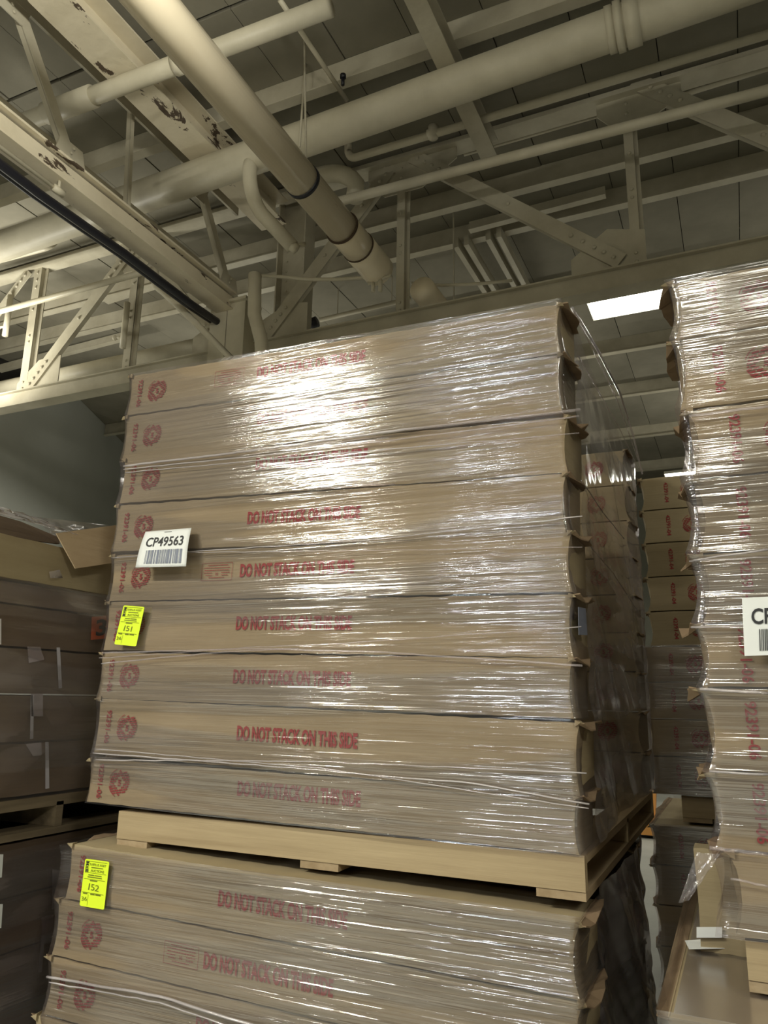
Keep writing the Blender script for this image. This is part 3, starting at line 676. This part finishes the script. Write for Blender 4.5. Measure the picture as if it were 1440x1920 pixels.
for (p, lb) in [((232, 632), 'small globe valve on the truss upright left of the column'), ((12, 612), 'small globe valve at the left edge of the photo by the truss')]:
    t = top('globe_valve', lb, 'valve', None, aY(p[0], p[1], 5.92))
    MB().tube([(0, 0, -0.13), (0, 0, 0.42)], 0.035, 10).build('riser', M['pipe'], t, True)
    MB().tube([(0, 0, 0), (-0.10, -0.02, 0.0)], 0.018, 8).build('stem', M['pipe'], t, True)
    bm = bmesh.new(); bmesh.ops.create_uvsphere(bm, u_segments=10, v_segments=8, radius=0.03, matrix=Matrix.Translation((-0.11, -0.02, 0)))
    me = bpy.data.meshes.new('handle'); bm.to_mesh(me); bm.free(); link('handle', me, M['pipe'], t, True)
t = top('fan_motor', 'small grey motor box with round end under the truss chord', 'motor', None, aY(575, 605, 6.9))
MB().box((-0.22, 0, -0.06), (0.02, 0.12, 0.06)).build('motor_box', M['paint'], t); MB().tube([(-0.1, 0.06, 0.05), (-0.1, 0.06, ZC - t.location.z)], 0.012, 6).build('hanger_rod', M['paint'], t); MB().tube([(0.0, 0.06, 0), (0.10, 0.06, 0.02)], 0.065, 14).build('round_end', M['black'], t, True)

# ------------------------------------------------------------------ ceiling lights
t = top('ceiling_light', 'lit four-tube ceiling light hanging below the truss chord', 'lamp', None, (0.30, 6.28, 4.99))
MB().box((-1.25, -0.22, 0.0), (1.25, 0.22, 0.04)).build('housing', M['housing'], t)
for s_ in (-1, 1): MB().plate([(-1.25, s_ * 0.22, 0), (1.25, s_ * 0.22, 0), (1.25, s_ * 0.235, -0.05), (-1.25, s_ * 0.235, -0.05)], (0, s_, 0), 0.004).build('reflector_side', M['housing'], t)
for x_ in (-1.25, 1.246): MB().box((x_, -0.22, -0.05), (x_ + 0.004, 0.22, 0)).build('end_plate', M['housing'], t)
for k in range(4):
    y = -0.165 + k * 0.11
    MB().tube([(-1.22, y, -0.03), (1.22, y, -0.03)], 0.019, 10).build('lamp_tube', M['tube'], t, True)
    if k < 3: MB().plate([(-1.22, y + 0.045, 0), (-1.22, y + 0.065, 0), (-1.22, y + 0.055, -0.04)], (1, 0, 0), 2.44).build('reflector_ridge', M['housing'], t)
t = top('ceiling_light', 'small far lit ceiling light above the back row of boxes', 'lamp', None, (-0.2, 12.2, 5.0))
MB().box((-0.62, -0.20, 0.0), (1.24, 0.20, 0.04)).build('housing', M['housing'], t)
for k in range(4): MB().tube([(-0.6, -0.14 + k * 0.093, -0.028), (1.2, -0.14 + k * 0.093, -0.028)], 0.019, 8).build('lamp_tube', M['tube'], t, True)

# ================================================================== MAIN UPPER LOAD
XL, XR, YF = -2.43, -0.485, 2.50
ZT = [(3.02, 2.98), (2.829, 2.779), (2.607, 2.562), (2.415, 2.344), (2.199, 2.135), (1.983, 1.942), (1.776, 1.732), (1.579, 1.545), (1.357, 1.311), (1.172, 1.150)]
WARN_DX = [0, .02, .01, .0, -.03, -.03, -.02, .0, .03]
for i in range(9):
    (tl, tr), (bl, br) = ZT[i], ZT[i + 1]
    H = ((tl - bl) + (tr - br)) / 2 - 0.004; slope = math.atan2(bl - br, XR - XL); dx = random.uniform(-0.012, 0.012)
    pr = [('printed_number', P_NUM, 0.055, H * 0.5), ('printed_emblem', P_EMB, 0.155, H * 0.5),
          ('printed_warning', P_WARN, 0.94 + WARN_DX[i], H * (0.55 if i not in (2, 8) else 0.62))]
    if i in (0, 4): pr.append(('printed_stamp', P_STAMP, 0.545, H * 0.55))
    extra = {0: 'with a certificate stamp', 3: 'behind the white barcode label', 4: 'with a certificate stamp', 5: 'bearing the yellow tag 151'}.get(i, 'printed DO NOT STACK ON THIS SIDE')
    carton(XL + dx, YF, bl + 0.002, XR - XL, 0.26, H, slope, 10 + i, 'brown box %s in the tall front load' % ordn(i, 9) + (', ' + extra if i in (0, 3, 4, 5) else ''),
           'boxes of the tall front load', 0.013, 0.011, pr, flaps=(0.8 if i in (2, 5, 6, 7, 8) else 0.5, 1.0))
for i in range(9):
    zb = 2.98 - 0.2033 * (i + 1)
    carton(-2.40, 4.28, zb, XR + 2.40 - 0.02, 0.30, 0.199, 0, 30 + i, 'brown box %s in rear row of tall front load' % ordn(i, 9),
           'rear row boxes of the tall front load', 0.01, 0.02, [('printed_emblem', P_EMBB, 1.74, 0.1)], flaps=(0, 0.6), nx=12)
FW = film_wrap('stretch_wrap', XL - 0.001, XR + 0.001, YF, 4.60, ZT, 0.26, 'glossy clear stretch film wrapped round the tall front load', bulge=0.014, sag=0.02, seed=1)
# rolled film ropes across the front
def sp(*pts, Y=2.478, r=0.004):
    strand(FW, [aY(x, y, Y) for x, y in pts], r)
sp((232, 874), (470, 845), (760, 805), (1088, 768), r=0.0055)
sp((232, 880), (480, 855), (760, 822), (1086, 780), r=0.003)
sp((235, 886), (520, 860), (1086, 812), r=0.002)
sp((208, 1046), (360, 1034), (700, 1012), (1092, 968), r=0.0022)
sp((356, 1036), (700, 1032), (1092, 1026), r=0.0016)
sp((192, 1224), (480, 1216), (700, 1222), (1092, 1248), r=0.0035)
sp((186, 1234), (480, 1213), (620, 1208), (1090, 1175), r=0.002)
sp((190, 1244), (420, 1222), (560, 1216), r=0.003)
sp((178, 1425), (600, 1428), (1100, 1450), r=0.0025)
sp((174, 1412), (500, 1436), (900, 1470), (1105, 1508), r=0.003)
sp((176, 1404), (600, 1440), (1104, 1516), r=0.002)
sp((600, 915), (740, 908), Y=2.475, r=0.0035)
for pts, r in (([(1073, 578), (1120, 655), (1163, 738), (1188, 820), (1204, 888)], 0.006), ([(1078, 590), (1118, 668), (1158, 752), (1196, 862)], 0.003), ([(1085, 668), (1120, 730), (1160, 800), (1198, 880)], 0.0025),
               ([(1090, 900), (1130, 960), (1170, 1010)], 0.002), ([(1095, 1010), (1150, 1075), (1205, 1160)], 0.002)):
    strand(FW, [aX(x, y, XR + 0.02) for x, y in pts], r, 'film_fold')
PL = pallet(-2.29, -0.475, 2.515, 4.46, 1.022, 'pale wooden pallet under the tall front load', th=(0.026, 0.093, 0.0) if False else (0.026, 0.088, 0.014))

o = MB().plate([aX(1084, 1138, XR + .03), aX(1098, 1141, XR + .03), aX(1101, 1191, XR + .03), aX(1085, 1190, XR + .03)], (1, 0, 0), 0.001).build('paper_label', M['grey']); tag(o, 'small bluish label on the right side of the tall front load', 'label')
# ================================================================== MAIN LOWER LOAD
ZL = [(1.020, 1.000), (0.832, 0.785), (0.632, 0.585), (0.430, 0.385), (0.215, 0.175)]
for i in range(4):
    (tl, tr), (bl, br) = ZL[i], ZL[i + 1]; H = ((tl - bl) + (tr - br)) / 2 - 0.004
    x0 = (-2.42, -2.455, -2.46, -2.50)[i]
    pr = [('printed_number', P_NUM if i else P_NUM, 0.06, H * 0.5), ('printed_warning', P_WARN, 0.95 - 0.01 * i, H * 0.5)]
    if i: pr.append(('printed_emblem', P_EMB, 0.175, H * 0.5))
    if i == 1: pr.append(('printed_stamp', P_STAMP, 0.59, H * 0.5))
    carton(x0, 2.42, bl + 0.002, -0.50 - x0, 0.32, H, math.atan2(bl - br, 1.95), 50 + i, 'brown box %s in the load under the tall one' % ordn(i, 4) + (' with tag 152' if i == 0 else ''),
           'boxes of the lower front load', 0.014 + 0.004 * i, 0.018, pr, flaps=(0.8, 0.9))
for i in range(4):
    carton(-2.42, 3.6, 0.19 + 0.2 * (3 - i), 1.92, 0.30, 0.196, 0, 60 + i, 'brown box %s in rear row of lower front load' % ordn(i, 4), 'rear row boxes of the lower front load', nx=10, flaps=(0, 0.5))
o = MB().box((-2.41, 2.73, 1.0), (-0.53, 3.6, 1.018)).build('cardboard_sheet', M['card']); tag(o, 'flat cardboard sheet lying over the lower load, under the pallet', 'cardboard sheet')
FL = film_wrap('stretch_wrap', -2.46, -0.49, 2.42, 3.92, ZL, 0.30, 'glossy stretch film wrapped round the load under the tall one', mats=('film_low', 'film_side'), bulge=0.016, sag=-0.01, fold=0.04, seed=5, hang=0.03, amp=0.0016)
strand(FL, [aY(88, 1832, 2.40), aY(300, 1868, 2.40), aY(480, 1925, 2.40), aY(700, 1990, 2.4)], 0.005)
strand(FL, [aY(92, 1842, 2.40), aY(300, 1880, 2.40), aY(460, 1935, 2.40)], 0.003)
pallet(-2.30, -0.52, 2.44, 3.9, 0.03, 'wooden pallet on the floor beneath the lower front load')

# ================================================================== RIGHT LOAD
RX0, RX1, RY = -0.075, 1.88, 2.20
ZR = [2.805, 2.618, 2.404, 2.200, 1.992, 1.805, 1.640, 1.434, 1.250, 1.055]
OFF = [0, 0.0, 0.02, 0.02, 0.015, -.0, 0.0, 0.0, 0.03]
for i in range(9):
    H = ZR[i] - ZR[i + 1] - 0.004
    carton(RX0 + OFF[i], RY, ZR[i + 1] + 0.002, RX1 - RX0, 0.30, H, -0.004, 80 + i, 'brown box %s in the right hand load' % ordn(i, 9), 'boxes of the right load',
           0.022, 0.02, [('printed_number', P_NUMB, 0.090 + OFF[i] * .3, H * 0.5), ('printed_emblem', P_EMBB, 0.210 + OFF[i] * .3, H * 0.5)], flaps=(1.25 if i in (1, 2, 3, 4, 5, 6, 8) else 1.0, 0))
FR = film_wrap('stretch_wrap', RX0 - 0.012, RX1, RY, 3.9, [(z, z + 0.008) for z in ZR], 0.30, 'glossy stretch film wrapped round the right hand load', bulge=0.022, seed=9, amp=0.0016)
for a, b, c, d, r in [(1292, 780, 1440, 762, .004), (1300, 1050, 1440, 1030, .003), (1292, 1052, 1440, 1045, .002), (1312, 1292, 1440, 1300, .004), (1330, 1446, 1440, 1452, .003),
                      (1330, 1590, 1440, 1602, .005), (1370, 1648, 1440, 1662, .003), (1295, 1176, 1440, 1172, .003)]:
    strand(FR, [aY(a, b, 2.178), aY(c, d, 2.178)], r)
pallet(-0.045, 1.8, 2.215, 3.9, 0.938, 'pale wooden pallet under the right hand load', th=(0.026, 0.072, 0.014))
# lower right load
for i in range(4):
    zt = 0.925 - 0.2 * i
    carton(-0.20 - 0.01 * i, 2.02, zt - 0.2, 2.1, 1.85 if i == 0 else 0.3, 0.196, 0.0, 100 + i, 'flat brown box %s in the load under the right one' % ordn(i, 4), 'boxes of the lower right load', flaps=(1.0, 0), nx=24)
film_wrap('stretch_wrap', -0.215, 1.9, 2.02, 3.8, [(0.93, 0.93), (0.725, 0.725), (0.525, 0.525), (0.325, 0.325), (0.13, 0.13)], 0.3, 'hazy stretch film round the load under the right hand one', seed=12, res=0.01)
pallet(-0.16, 1.8, 1.99, 3.8, 0.005, 'wooden pallet on the floor beneath the lower right load', th=(0.02, 0.08, 0.014))
o = carton(-0.165, 2.52, 0.93, 0.15, 0.10, 0.27, 0.0, 120, 'narrow upright brown carton left of the right hand pallet', None, 0.004, 0.004, flaps=(0, 0), nx=6)
o = MB().plate([aZ(1284, 1764, .938), aZ(1362, 1758, .952), aZ(1380, 1778, .948), aZ(1292, 1780, .938)], (0, 0, 1), 0.001).build('paper_sheet', M['paper']); tag(o, 'white paper sheet lying before the narrow upright carton', 'paper')
o = MB().plate([aY(1306, 1738, 2.51), aY(1354, 1738, 2.51), aY(1354, 1758, 2.51), aY(1306, 1758, 2.51)], (0, -1, 0), 0.001).build('paper_label', M['paper']); tag(o, 'small pale label stuck low on the narrow upright carton', 'label')
# film lying over the top of the lower right load is built after the sheet helper
# loose film drape hanging off the right load
def sheet(name, label, c4, nu, nv, amp, mat, seed=0, cat='plastic film', nrm=(0, -1, 0), freq=6):
    a, b, c, d = [Vector(p) for p in c4]; vs = []; fs = []; nn = Vector(nrm)
    for j in range(nv + 1):
        for i in range(nu + 1):
            u, v = i / nu, j / nv; p = a.lerp(b, u).lerp(d.lerp(c, u), v)
            p += nn * amp * noise.noise(Vector((u * freq, v * freq, seed)))
            vs.append(p)
    for j in range(nv):
        for i in range(nu): q = j * (nu + 1) + i; fs.append((q, q + 1, q + nu + 2, q + nu + 1))
    me = bpy.data.meshes.new(name); me.from_pydata(vs, [], fs); me.update(); o = link(name, me, M[mat], None, True); tag(o, label, cat); return o
sheet('top_wrap', 'clear film stretched flat over the top of the lower right load', [(-0.20, 2.02, 0.931), (-0.20, 3.0, 0.931), (1.8, 3.0, 0.931), (1.8, 2.02, 0.931)], 30, 40, 0.0015, 'film_dull', 21, nrm=(0, 0, 1), freq=12)
sheet('film_drape', 'loose hazy film hanging from the right load down to the lower one', [aY(1306, 1598, 2.16), aY(1350, 1602, 2.16), aY(1292, 1688, 2.14), aY(1272, 1694, 2.14)], 10, 16, 0.015, 'film_side', 4)

# ================================================================== BACKGROUND LOAD
BXL, BY = -0.47, 4.76
for i in range(9):
    zt = 2.935 - 0.203 * i
    carton(BXL + (0.02 if i < 5 else -0.02) , BY, zt - 0.203, 2.0, 0.3, 0.199, -0.004, 140 + i, 'brown box %s in the far load seen between the front ones' % ordn(i, 9), 'boxes of the far middle load', 0.02, 0.02,
           [('printed_number', P_NUMC, 0.13, 0.1), ('printed_emblem', P_EMBB, 0.26, 0.1)], flaps=(0.8, 0), nx=16)
film_wrap('stretch_wrap', BXL - 0.03, 1.5, BY, 6.3, [(2.935 - .203 * i, 2.935 - .203 * i) for i in range(5, 10)], 0.3, 'dark glossy film round the lower half of the far middle load', seed=15, res=0.01, nfront=60)
pallet(-0.36, 1.4, 4.8, 6.2, 0.965, 'shadowed wooden pallet between the two far middle loads')
for i in range(4):
    zt = 0.955 - 0.2 * i
    carton(-0.50, BY - 0.06, zt - 0.2, 2.0, 1.4 if i == 0 else 0.3, 0.196, 0, 160 + i, 'brown box %s in the low load at the back' % ordn(i, 4), 'boxes of the far low load', 0.02, 0.02,
           [('printed_number', P_NUMC, 0.13, 0.1), ('printed_emblem', P_EMBB, 0.26, 0.1)], flaps=(1.0, 0), nx=12)
film_wrap('stretch_wrap', -0.51, 1.5, BY - 0.06, 6.1, [(.955, .955), (.755, .755), (.555, .555), (.355, .355), (.155, .155)], 0.3, 'dark glossy film round the low load at the back', seed=17, res=0.01, nfront=60)
pallet(-0.45, 1.4, 4.75, 6.1, 0.005, 'wooden pallet on the floor beneath the far low load', th=(0.02, 0.08, 0.014))
# orange jack far down the gap
t = top('pallet_jack', 'orange yellow pallet jack fork far down the gap between loads', 'pallet jack', None, (-1.02, 10.4, 0))
MB().box((-0.25, 0, 0.04), (0.5, 0.35, 0.22)).build('fork_frame', M['tan'], t)
MB().tube([(-0.3, 0.1, 0.09), (-0.12, 0.1, 0.09)], 0.09, 14).tube([(0.35, 0.1, 0.09), (0.5, 0.1, 0.09)], 0.09, 14).build('wheel', M['black'], t, True)
MB().bar((-0.15, 0.2, 0.2), (-0.1, 0.3, 0.95), 0.12, 0.08).build('handle', M['tan'], t)

# ================================================================== LEFT LOAD
LX = -2.85
LZ = [2.255, 2.04, 1.975, 1.787, 1.590, 1.388, 1.165]
lay = [(2.262, 2.075), (2.07, 1.975), (1.972, 1.792), (1.788, 1.594), (1.590, 1.392), (1.388, 1.168)]
for i, (zt, zb) in enumerate(lay):
    y0 = 1.7; L = 2.1
    mat = 'card' if i == 0 else 'card_shaded'
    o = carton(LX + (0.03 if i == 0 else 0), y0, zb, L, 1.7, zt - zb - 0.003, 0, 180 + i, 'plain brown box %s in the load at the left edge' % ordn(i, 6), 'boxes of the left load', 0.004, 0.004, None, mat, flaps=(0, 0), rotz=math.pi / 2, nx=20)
def onL(px, py, dx=0.012): return aX(px, py, LX + dx)
tapes = [([(51, 1212), (75, 1213), (83, 1237), (54, 1243)], 'patch'), ([(106, 1214), (112, 1214), (116, 1290), (110, 1291)], 'strip'),
         ([(58, 1301), (80, 1301), (80, 1343), (58, 1343)], 'patch'), ([(58, 1303), (63, 1303), (62, 1385), (56, 1386)], 'strip'),
         ([(48, 1395), (77, 1392), (78, 1416), (62, 1418)], 'patch'), ([(85, 1391), (91, 1391), (92, 1478), (85, 1479)], 'strip')]
for i, (q, k) in enumerate(tapes):
    o = MB().plate([onL(x, y) for x, y in q], (1, 0, 0), 0.0015).build('strapping_tape', M['tape'] if k == 'strip' else M['strand'])
    row = ('upper', 'upper', 'middle', 'middle', 'lowest', 'lowest')[i]
    tag(o, ('white strap strip on the %s taped box of the left load' if k == 'strip' else 'translucent tape patch on the %s taped box of the left load') % row, 'tape')
o = MB().plate([onL(-12, 1164), onL(2, 1160), onL(2, 1208), onL(-12, 1210)], (1, 0, 0), 0.001).build('paper_label', M['paper']); tag(o, 'white label cut by the left photo edge on the upper left load', 'label')
q = [aX(172, 1157, LX + 0.014), aX(232, 1150, LX + 0.014), aX(228, 1194, LX + 0.014), aX(170, 1200, LX + 0.014)]
t = top('number_card', 'orange card with a black 3 on the left load', 'sign', None, q[0])
MB().plate([p - q[0] for p in q], (1, 0, 0), 0.001).build('card', M['orange'], t)
def bil(q, wdt, hgt, off, base=Vector((0, 0, 0)), curl=0.0):
    # lays (0..w, 0..h) print on the quad q = top-left, top-right, bottom-right, bottom-left
    q = [Vector(p) for p in q]; n = (q[1] - q[0]).cross(q[3] - q[0]).normalized()
    if n.dot(CAM - q[0]) < 0: n = -n
    def fn(a, b):
        u, v = a / wdt, 1 - b / hgt
        p = q[0].lerp(q[1], u).lerp(q[3].lerp(q[2], u), v)
        return p + n * (off + curl * math.sin(v * math.pi)) - base
    return fn
me = D2().text('3', 0.36, 0.5, 0.72, bold=0.03).lay(bil(q, 1.2, 1.0, 0.003, q[0]), 'printed_numeral'); link('printed_numeral', me, M['print'], t)
FLW = sheet('stretch_wrap', 'hazy stretch film over the side of the left load', [(LX + 0.02, 1.6, 2.08), (LX + 0.02, 3.85, 2.08), (LX + 0.02, 3.85, 1.16), (LX + 0.02, 1.6, 1.16)], 60, 60, 0.012, 'film_dull', 3, nrm=(1, 0, 0), freq=9)
sheet('top_wrap', 'torn whitish film trailing over the top of the left load', [aX(-40, 940, LX + .05), aX(62, 968, LX + .05), aX(150, 1004, LX + .06), aX(-40, 955, LX + .06)], 20, 8, 0.03, 'strand', 6, nrm=(1, 0, 0))
sheet('top_wrap', 'crumpled clear film lying beside the bent cardboard sheet', [aX(60, 968, LX - .02), aX(205, 985, LX - .05), aX(215, 1020, LX + .05), aX(100, 1004, LX + .05)], 16, 8, 0.03, 'film_dull', 8, nrm=(1, 0, 0))
o = MB().plate([aX(-40, 955, LX - .1), aX(40, 978, LX - .1), aX(112, 1008, LX - .02), aX(112, 1020, LX), aX(-40, 1000, LX)], (-1, 0, 0), 0.02).build('dark_gap_sheet', M['card_dark']); tag(o, 'added dark sheet standing in for the shaded gap on the left load', 'cardboard sheet')  # dark sheet added where only an unlit gap shows above the top box
bq = [aX(104, 1000, LX + .05), aX(222, 984, LX + .02), aX(235, 1052, LX + .09), aX(140, 1066, LX + .10)]
mb = MB(); mb.plate(bq, (1, 0, 0), 0.006); o = mb.build('bent_cardboard', M['card_pale']); tag(o, 'bent pale cardboard sheet hanging over the top of the left load', 'cardboard sheet')
o = sheet('paper_curl', 'small curled white film scrap on the top box of the left load', [aX(92, 1072, LX + .05), aX(112, 1068, LX + .06), aX(118, 1084, LX + .05), aX(94, 1084, LX + .05)], 6, 6, 0.02, 'strand', 2, nrm=(1, 0, 0))
# its pallet: stringers seen end-on from this side
pallet(-4.6, LX, 1.75, 3.75, 0.99, 'shadowed wooden pallet between the two left loads', th=(0.03, 0.105, 0.03), nb=(2, 7), mt='wood_shaded')
for i in range(4):
    zt = 0.985 - 0.215 * i
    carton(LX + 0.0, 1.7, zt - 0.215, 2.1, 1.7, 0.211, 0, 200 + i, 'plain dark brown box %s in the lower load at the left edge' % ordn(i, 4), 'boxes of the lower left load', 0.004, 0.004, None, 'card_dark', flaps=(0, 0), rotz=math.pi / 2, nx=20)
pallet(-4.6, LX, 1.75, 3.75, 0.0, 'wooden pallet on the floor beneath the lower left load', th=(0.03, 0.075, 0.015), nb=(2, 7), mt='wood_shaded')
sheet('stretch_wrap', 'hazy stretch film over the side of the lower left load', [(LX + 0.02, 1.6, 0.96), (LX + 0.02, 3.85, 0.96), (LX + 0.02, 3.85, 0.15), (LX + 0.02, 1.6, 0.15)], 60, 50, 0.012, 'film_dull', 13, nrm=(1, 0, 0), freq=9)
for i, (q2, lb) in enumerate([([(-12, 1602), (6, 1602), (3, 1645), (-12, 1648)], 'upper white label at the left photo edge on the lower left load'),
                ([(-12, 1695), (5, 1695), (2, 1740), (-12, 1742)], 'lower white label at the left photo edge on the lower left load')]):
    o = MB().plate([onL(x, y, .03) for x, y in q2], (1, 0, 0), 0.001).build('paper_label', M['paper']); tag(o, lb, 'label')
for i, (q2, lb) in enumerate([([(78, 1720), (100, 1715), (98, 1765), (80, 1770)], 'grey tape patch on the lower left load'), ([(80, 1730), (86, 1730), (78, 1822), (72, 1823)], 'grey strap strip low on the lower left load'),
                ([(98, 1630), (112, 1632), (108, 1700), (98, 1705)], 'grey tape patch near the top of the lower left load')]):
    o = MB().plate([onL(x, y, .03) for x, y in q2], (1, 0, 0), 0.001).build('strapping_tape', M['film_dull']); tag(o, lb, 'tape')

# ================================================================== LABELS AND TAGS
q = [aY(273, 997, 2.470), aY(359, 990, 2.466), aY(349, 1062, 2.425), aY(254, 1064, 2.425)]
t = top('barcode_label', 'white sheet printed CP49563 with a barcode on the tall front load', 'label', None, q[0])
base = q[0]; fn = bil(q, 100, 75, 0.0, base, 0.006); vs = []; fs = []
n = 12
for j in range(n + 1):
    for i in range(n + 1): vs.append(fn(100 * i / n, 75 * (1 - j / n)))
for j in range(n):
    for i in range(n): k = j * (n + 1) + i; fs.append((k, k + 1, k + n + 2, k + n + 1))
me = bpy.data.meshes.new('sheet'); me.from_pydata(vs, [], fs); o = link('sheet', me, M['paper'], t, True)
md = o.modifiers.new('thick', 'SOLIDIFY'); md.thickness = 0.0006
fn = bil(q, 100, 75, 0.0022, base, 0.006)
me = D2().text('CP49563', 50, 50, 20, bold=0.016, fitw=78).rect(44, 69.5, 60, 70.6).lay(fn, 'printed_number'); link('printed_number', me, M['print'], t)
d = D2(); x = 16; rnd = random.Random(4)
while x < 90:
    wb = rnd.choice((0.6, 0.9, 1.6, 3.6, 4.6)); d.rect(x, 6, min(90, x + wb), 33); x += wb + rnd.choice((0.8, 1.2, 1.9))
link('printed_barcode', d.lay(fn, 'printed_barcode'), M['grey'], t)
q = [aY(1391, 1121, 2.165), aY(1500, 1116, 2.165), aY(1500, 1226, 2.155), aY(1396, 1230, 2.155)]
t = top('barcode_label', 'white sheet cut by the right photo edge on the right hand load', 'label', None, q[0]); base = q[0]
MB().plate([p - base for p in q], (0, 1, 0), 0.0008).build('sheet', M['paper'], t)
fn = bil(q, 110, 108, 0.0022, base)
me = D2().text('CP', 38, 72, 30, bold=0.02, fitw=42).lay(fn, 'printed_number'); link('printed_number', me, M['print'], t)
d = D2(); x = 31
while x < 105:
    wb = rnd.choice((1.2, 1.8, 2.8)); d.rect(x, 8, x + wb, 48); x += wb + rnd.choice((1.3, 1.6, 2.2))
link('printed_barcode', d.lay(fn, 'printed_barcode'), M['print'], t)
def auction_tag(q, num, label):
    t = top('yellow_tag', label, 'tag', None, q[0]); base = q[0]
    fr = bil(q, 46, 92, 0.0, base); c = []
    for (cx, cy, a0) in ((3, 3, 180), (43, 3, 270), (43, 89, 0), (3, 89, 90)):
        for k in range(4): th = math.radians(a0 + 30 * k); c.append(fr(cx + 3 * math.cos(th), cy + 3 * math.sin(th)))
    MB().plate(c, (0, 1, 0), 0.0008).build('tag_sheet', M['yellow'], t)
    fn = bil(q, 46, 92, 0.0015, base); d = D2()
    d.rect(3, 66, 4, 89).rect(3, 88.2, 43, 89).rect(3, 66, 43, 66.6).rect(8.6, 66, 9, 89)
    d.text('SURPLUS ASSET', 26, 83, 4.6, fitw=31, bold=0.01).text('AUCTIONS', 26, 71, 5, fitw=25, bold=0.01)
    for y, a, b in ((77, 14, 36), (62, 10, 21), (62, 22, 35), (58, 9, 36)): d.rect(a, y - 0.9, b, y + 0.9)
    d.rect(2, 53.5, 42, 54.2).rect(14, 50.5, 28, 52.6).rect(2, 27.2, 42, 28).rect(4, 24.4, 12, 26.6).rect(18, 24.4, 26, 26.6).rect(27.5, 24.4, 37, 26.6).rect(14, 3, 14.4, 24)
    link('printed_form', d.lay(fn, 'printed_form'), M['olive'], t)
    d = D2().text('B\u00d7M', 6.2, 77.5, 4.6, rot=math.pi / 2, bold=0.03, fitw=20); link('printed_mark', d.lay(fn, 'printed_mark'), M['print'], t)
    d = D2().text(num[0], 14, 39.5, 13, rot=-0.08).text(num[1], 21, 39, 12, rot=0.05).text(num[2], 29, 38.5, 12, rot=-0.05).text('36', 7.5, 15, 8, rot=0.1)
    link('written_number', d.lay(fn, 'written_number'), M['olive'], t)
auction_tag([aY(232, 1135, 2.468), aY(271, 1138, 2.468), aY(255, 1212, 2.468), aY(214, 1208, 2.468)], '151', 'fluorescent yellow tag numbered 151 on the tall front load')
auction_tag([aY(160, 1610, 2.40), aY(205, 1616, 2.40), aY(195, 1706, 2.40), aY(149, 1698, 2.40)], '152', 'fluorescent yellow tag numbered 152 on the load below the tall one')
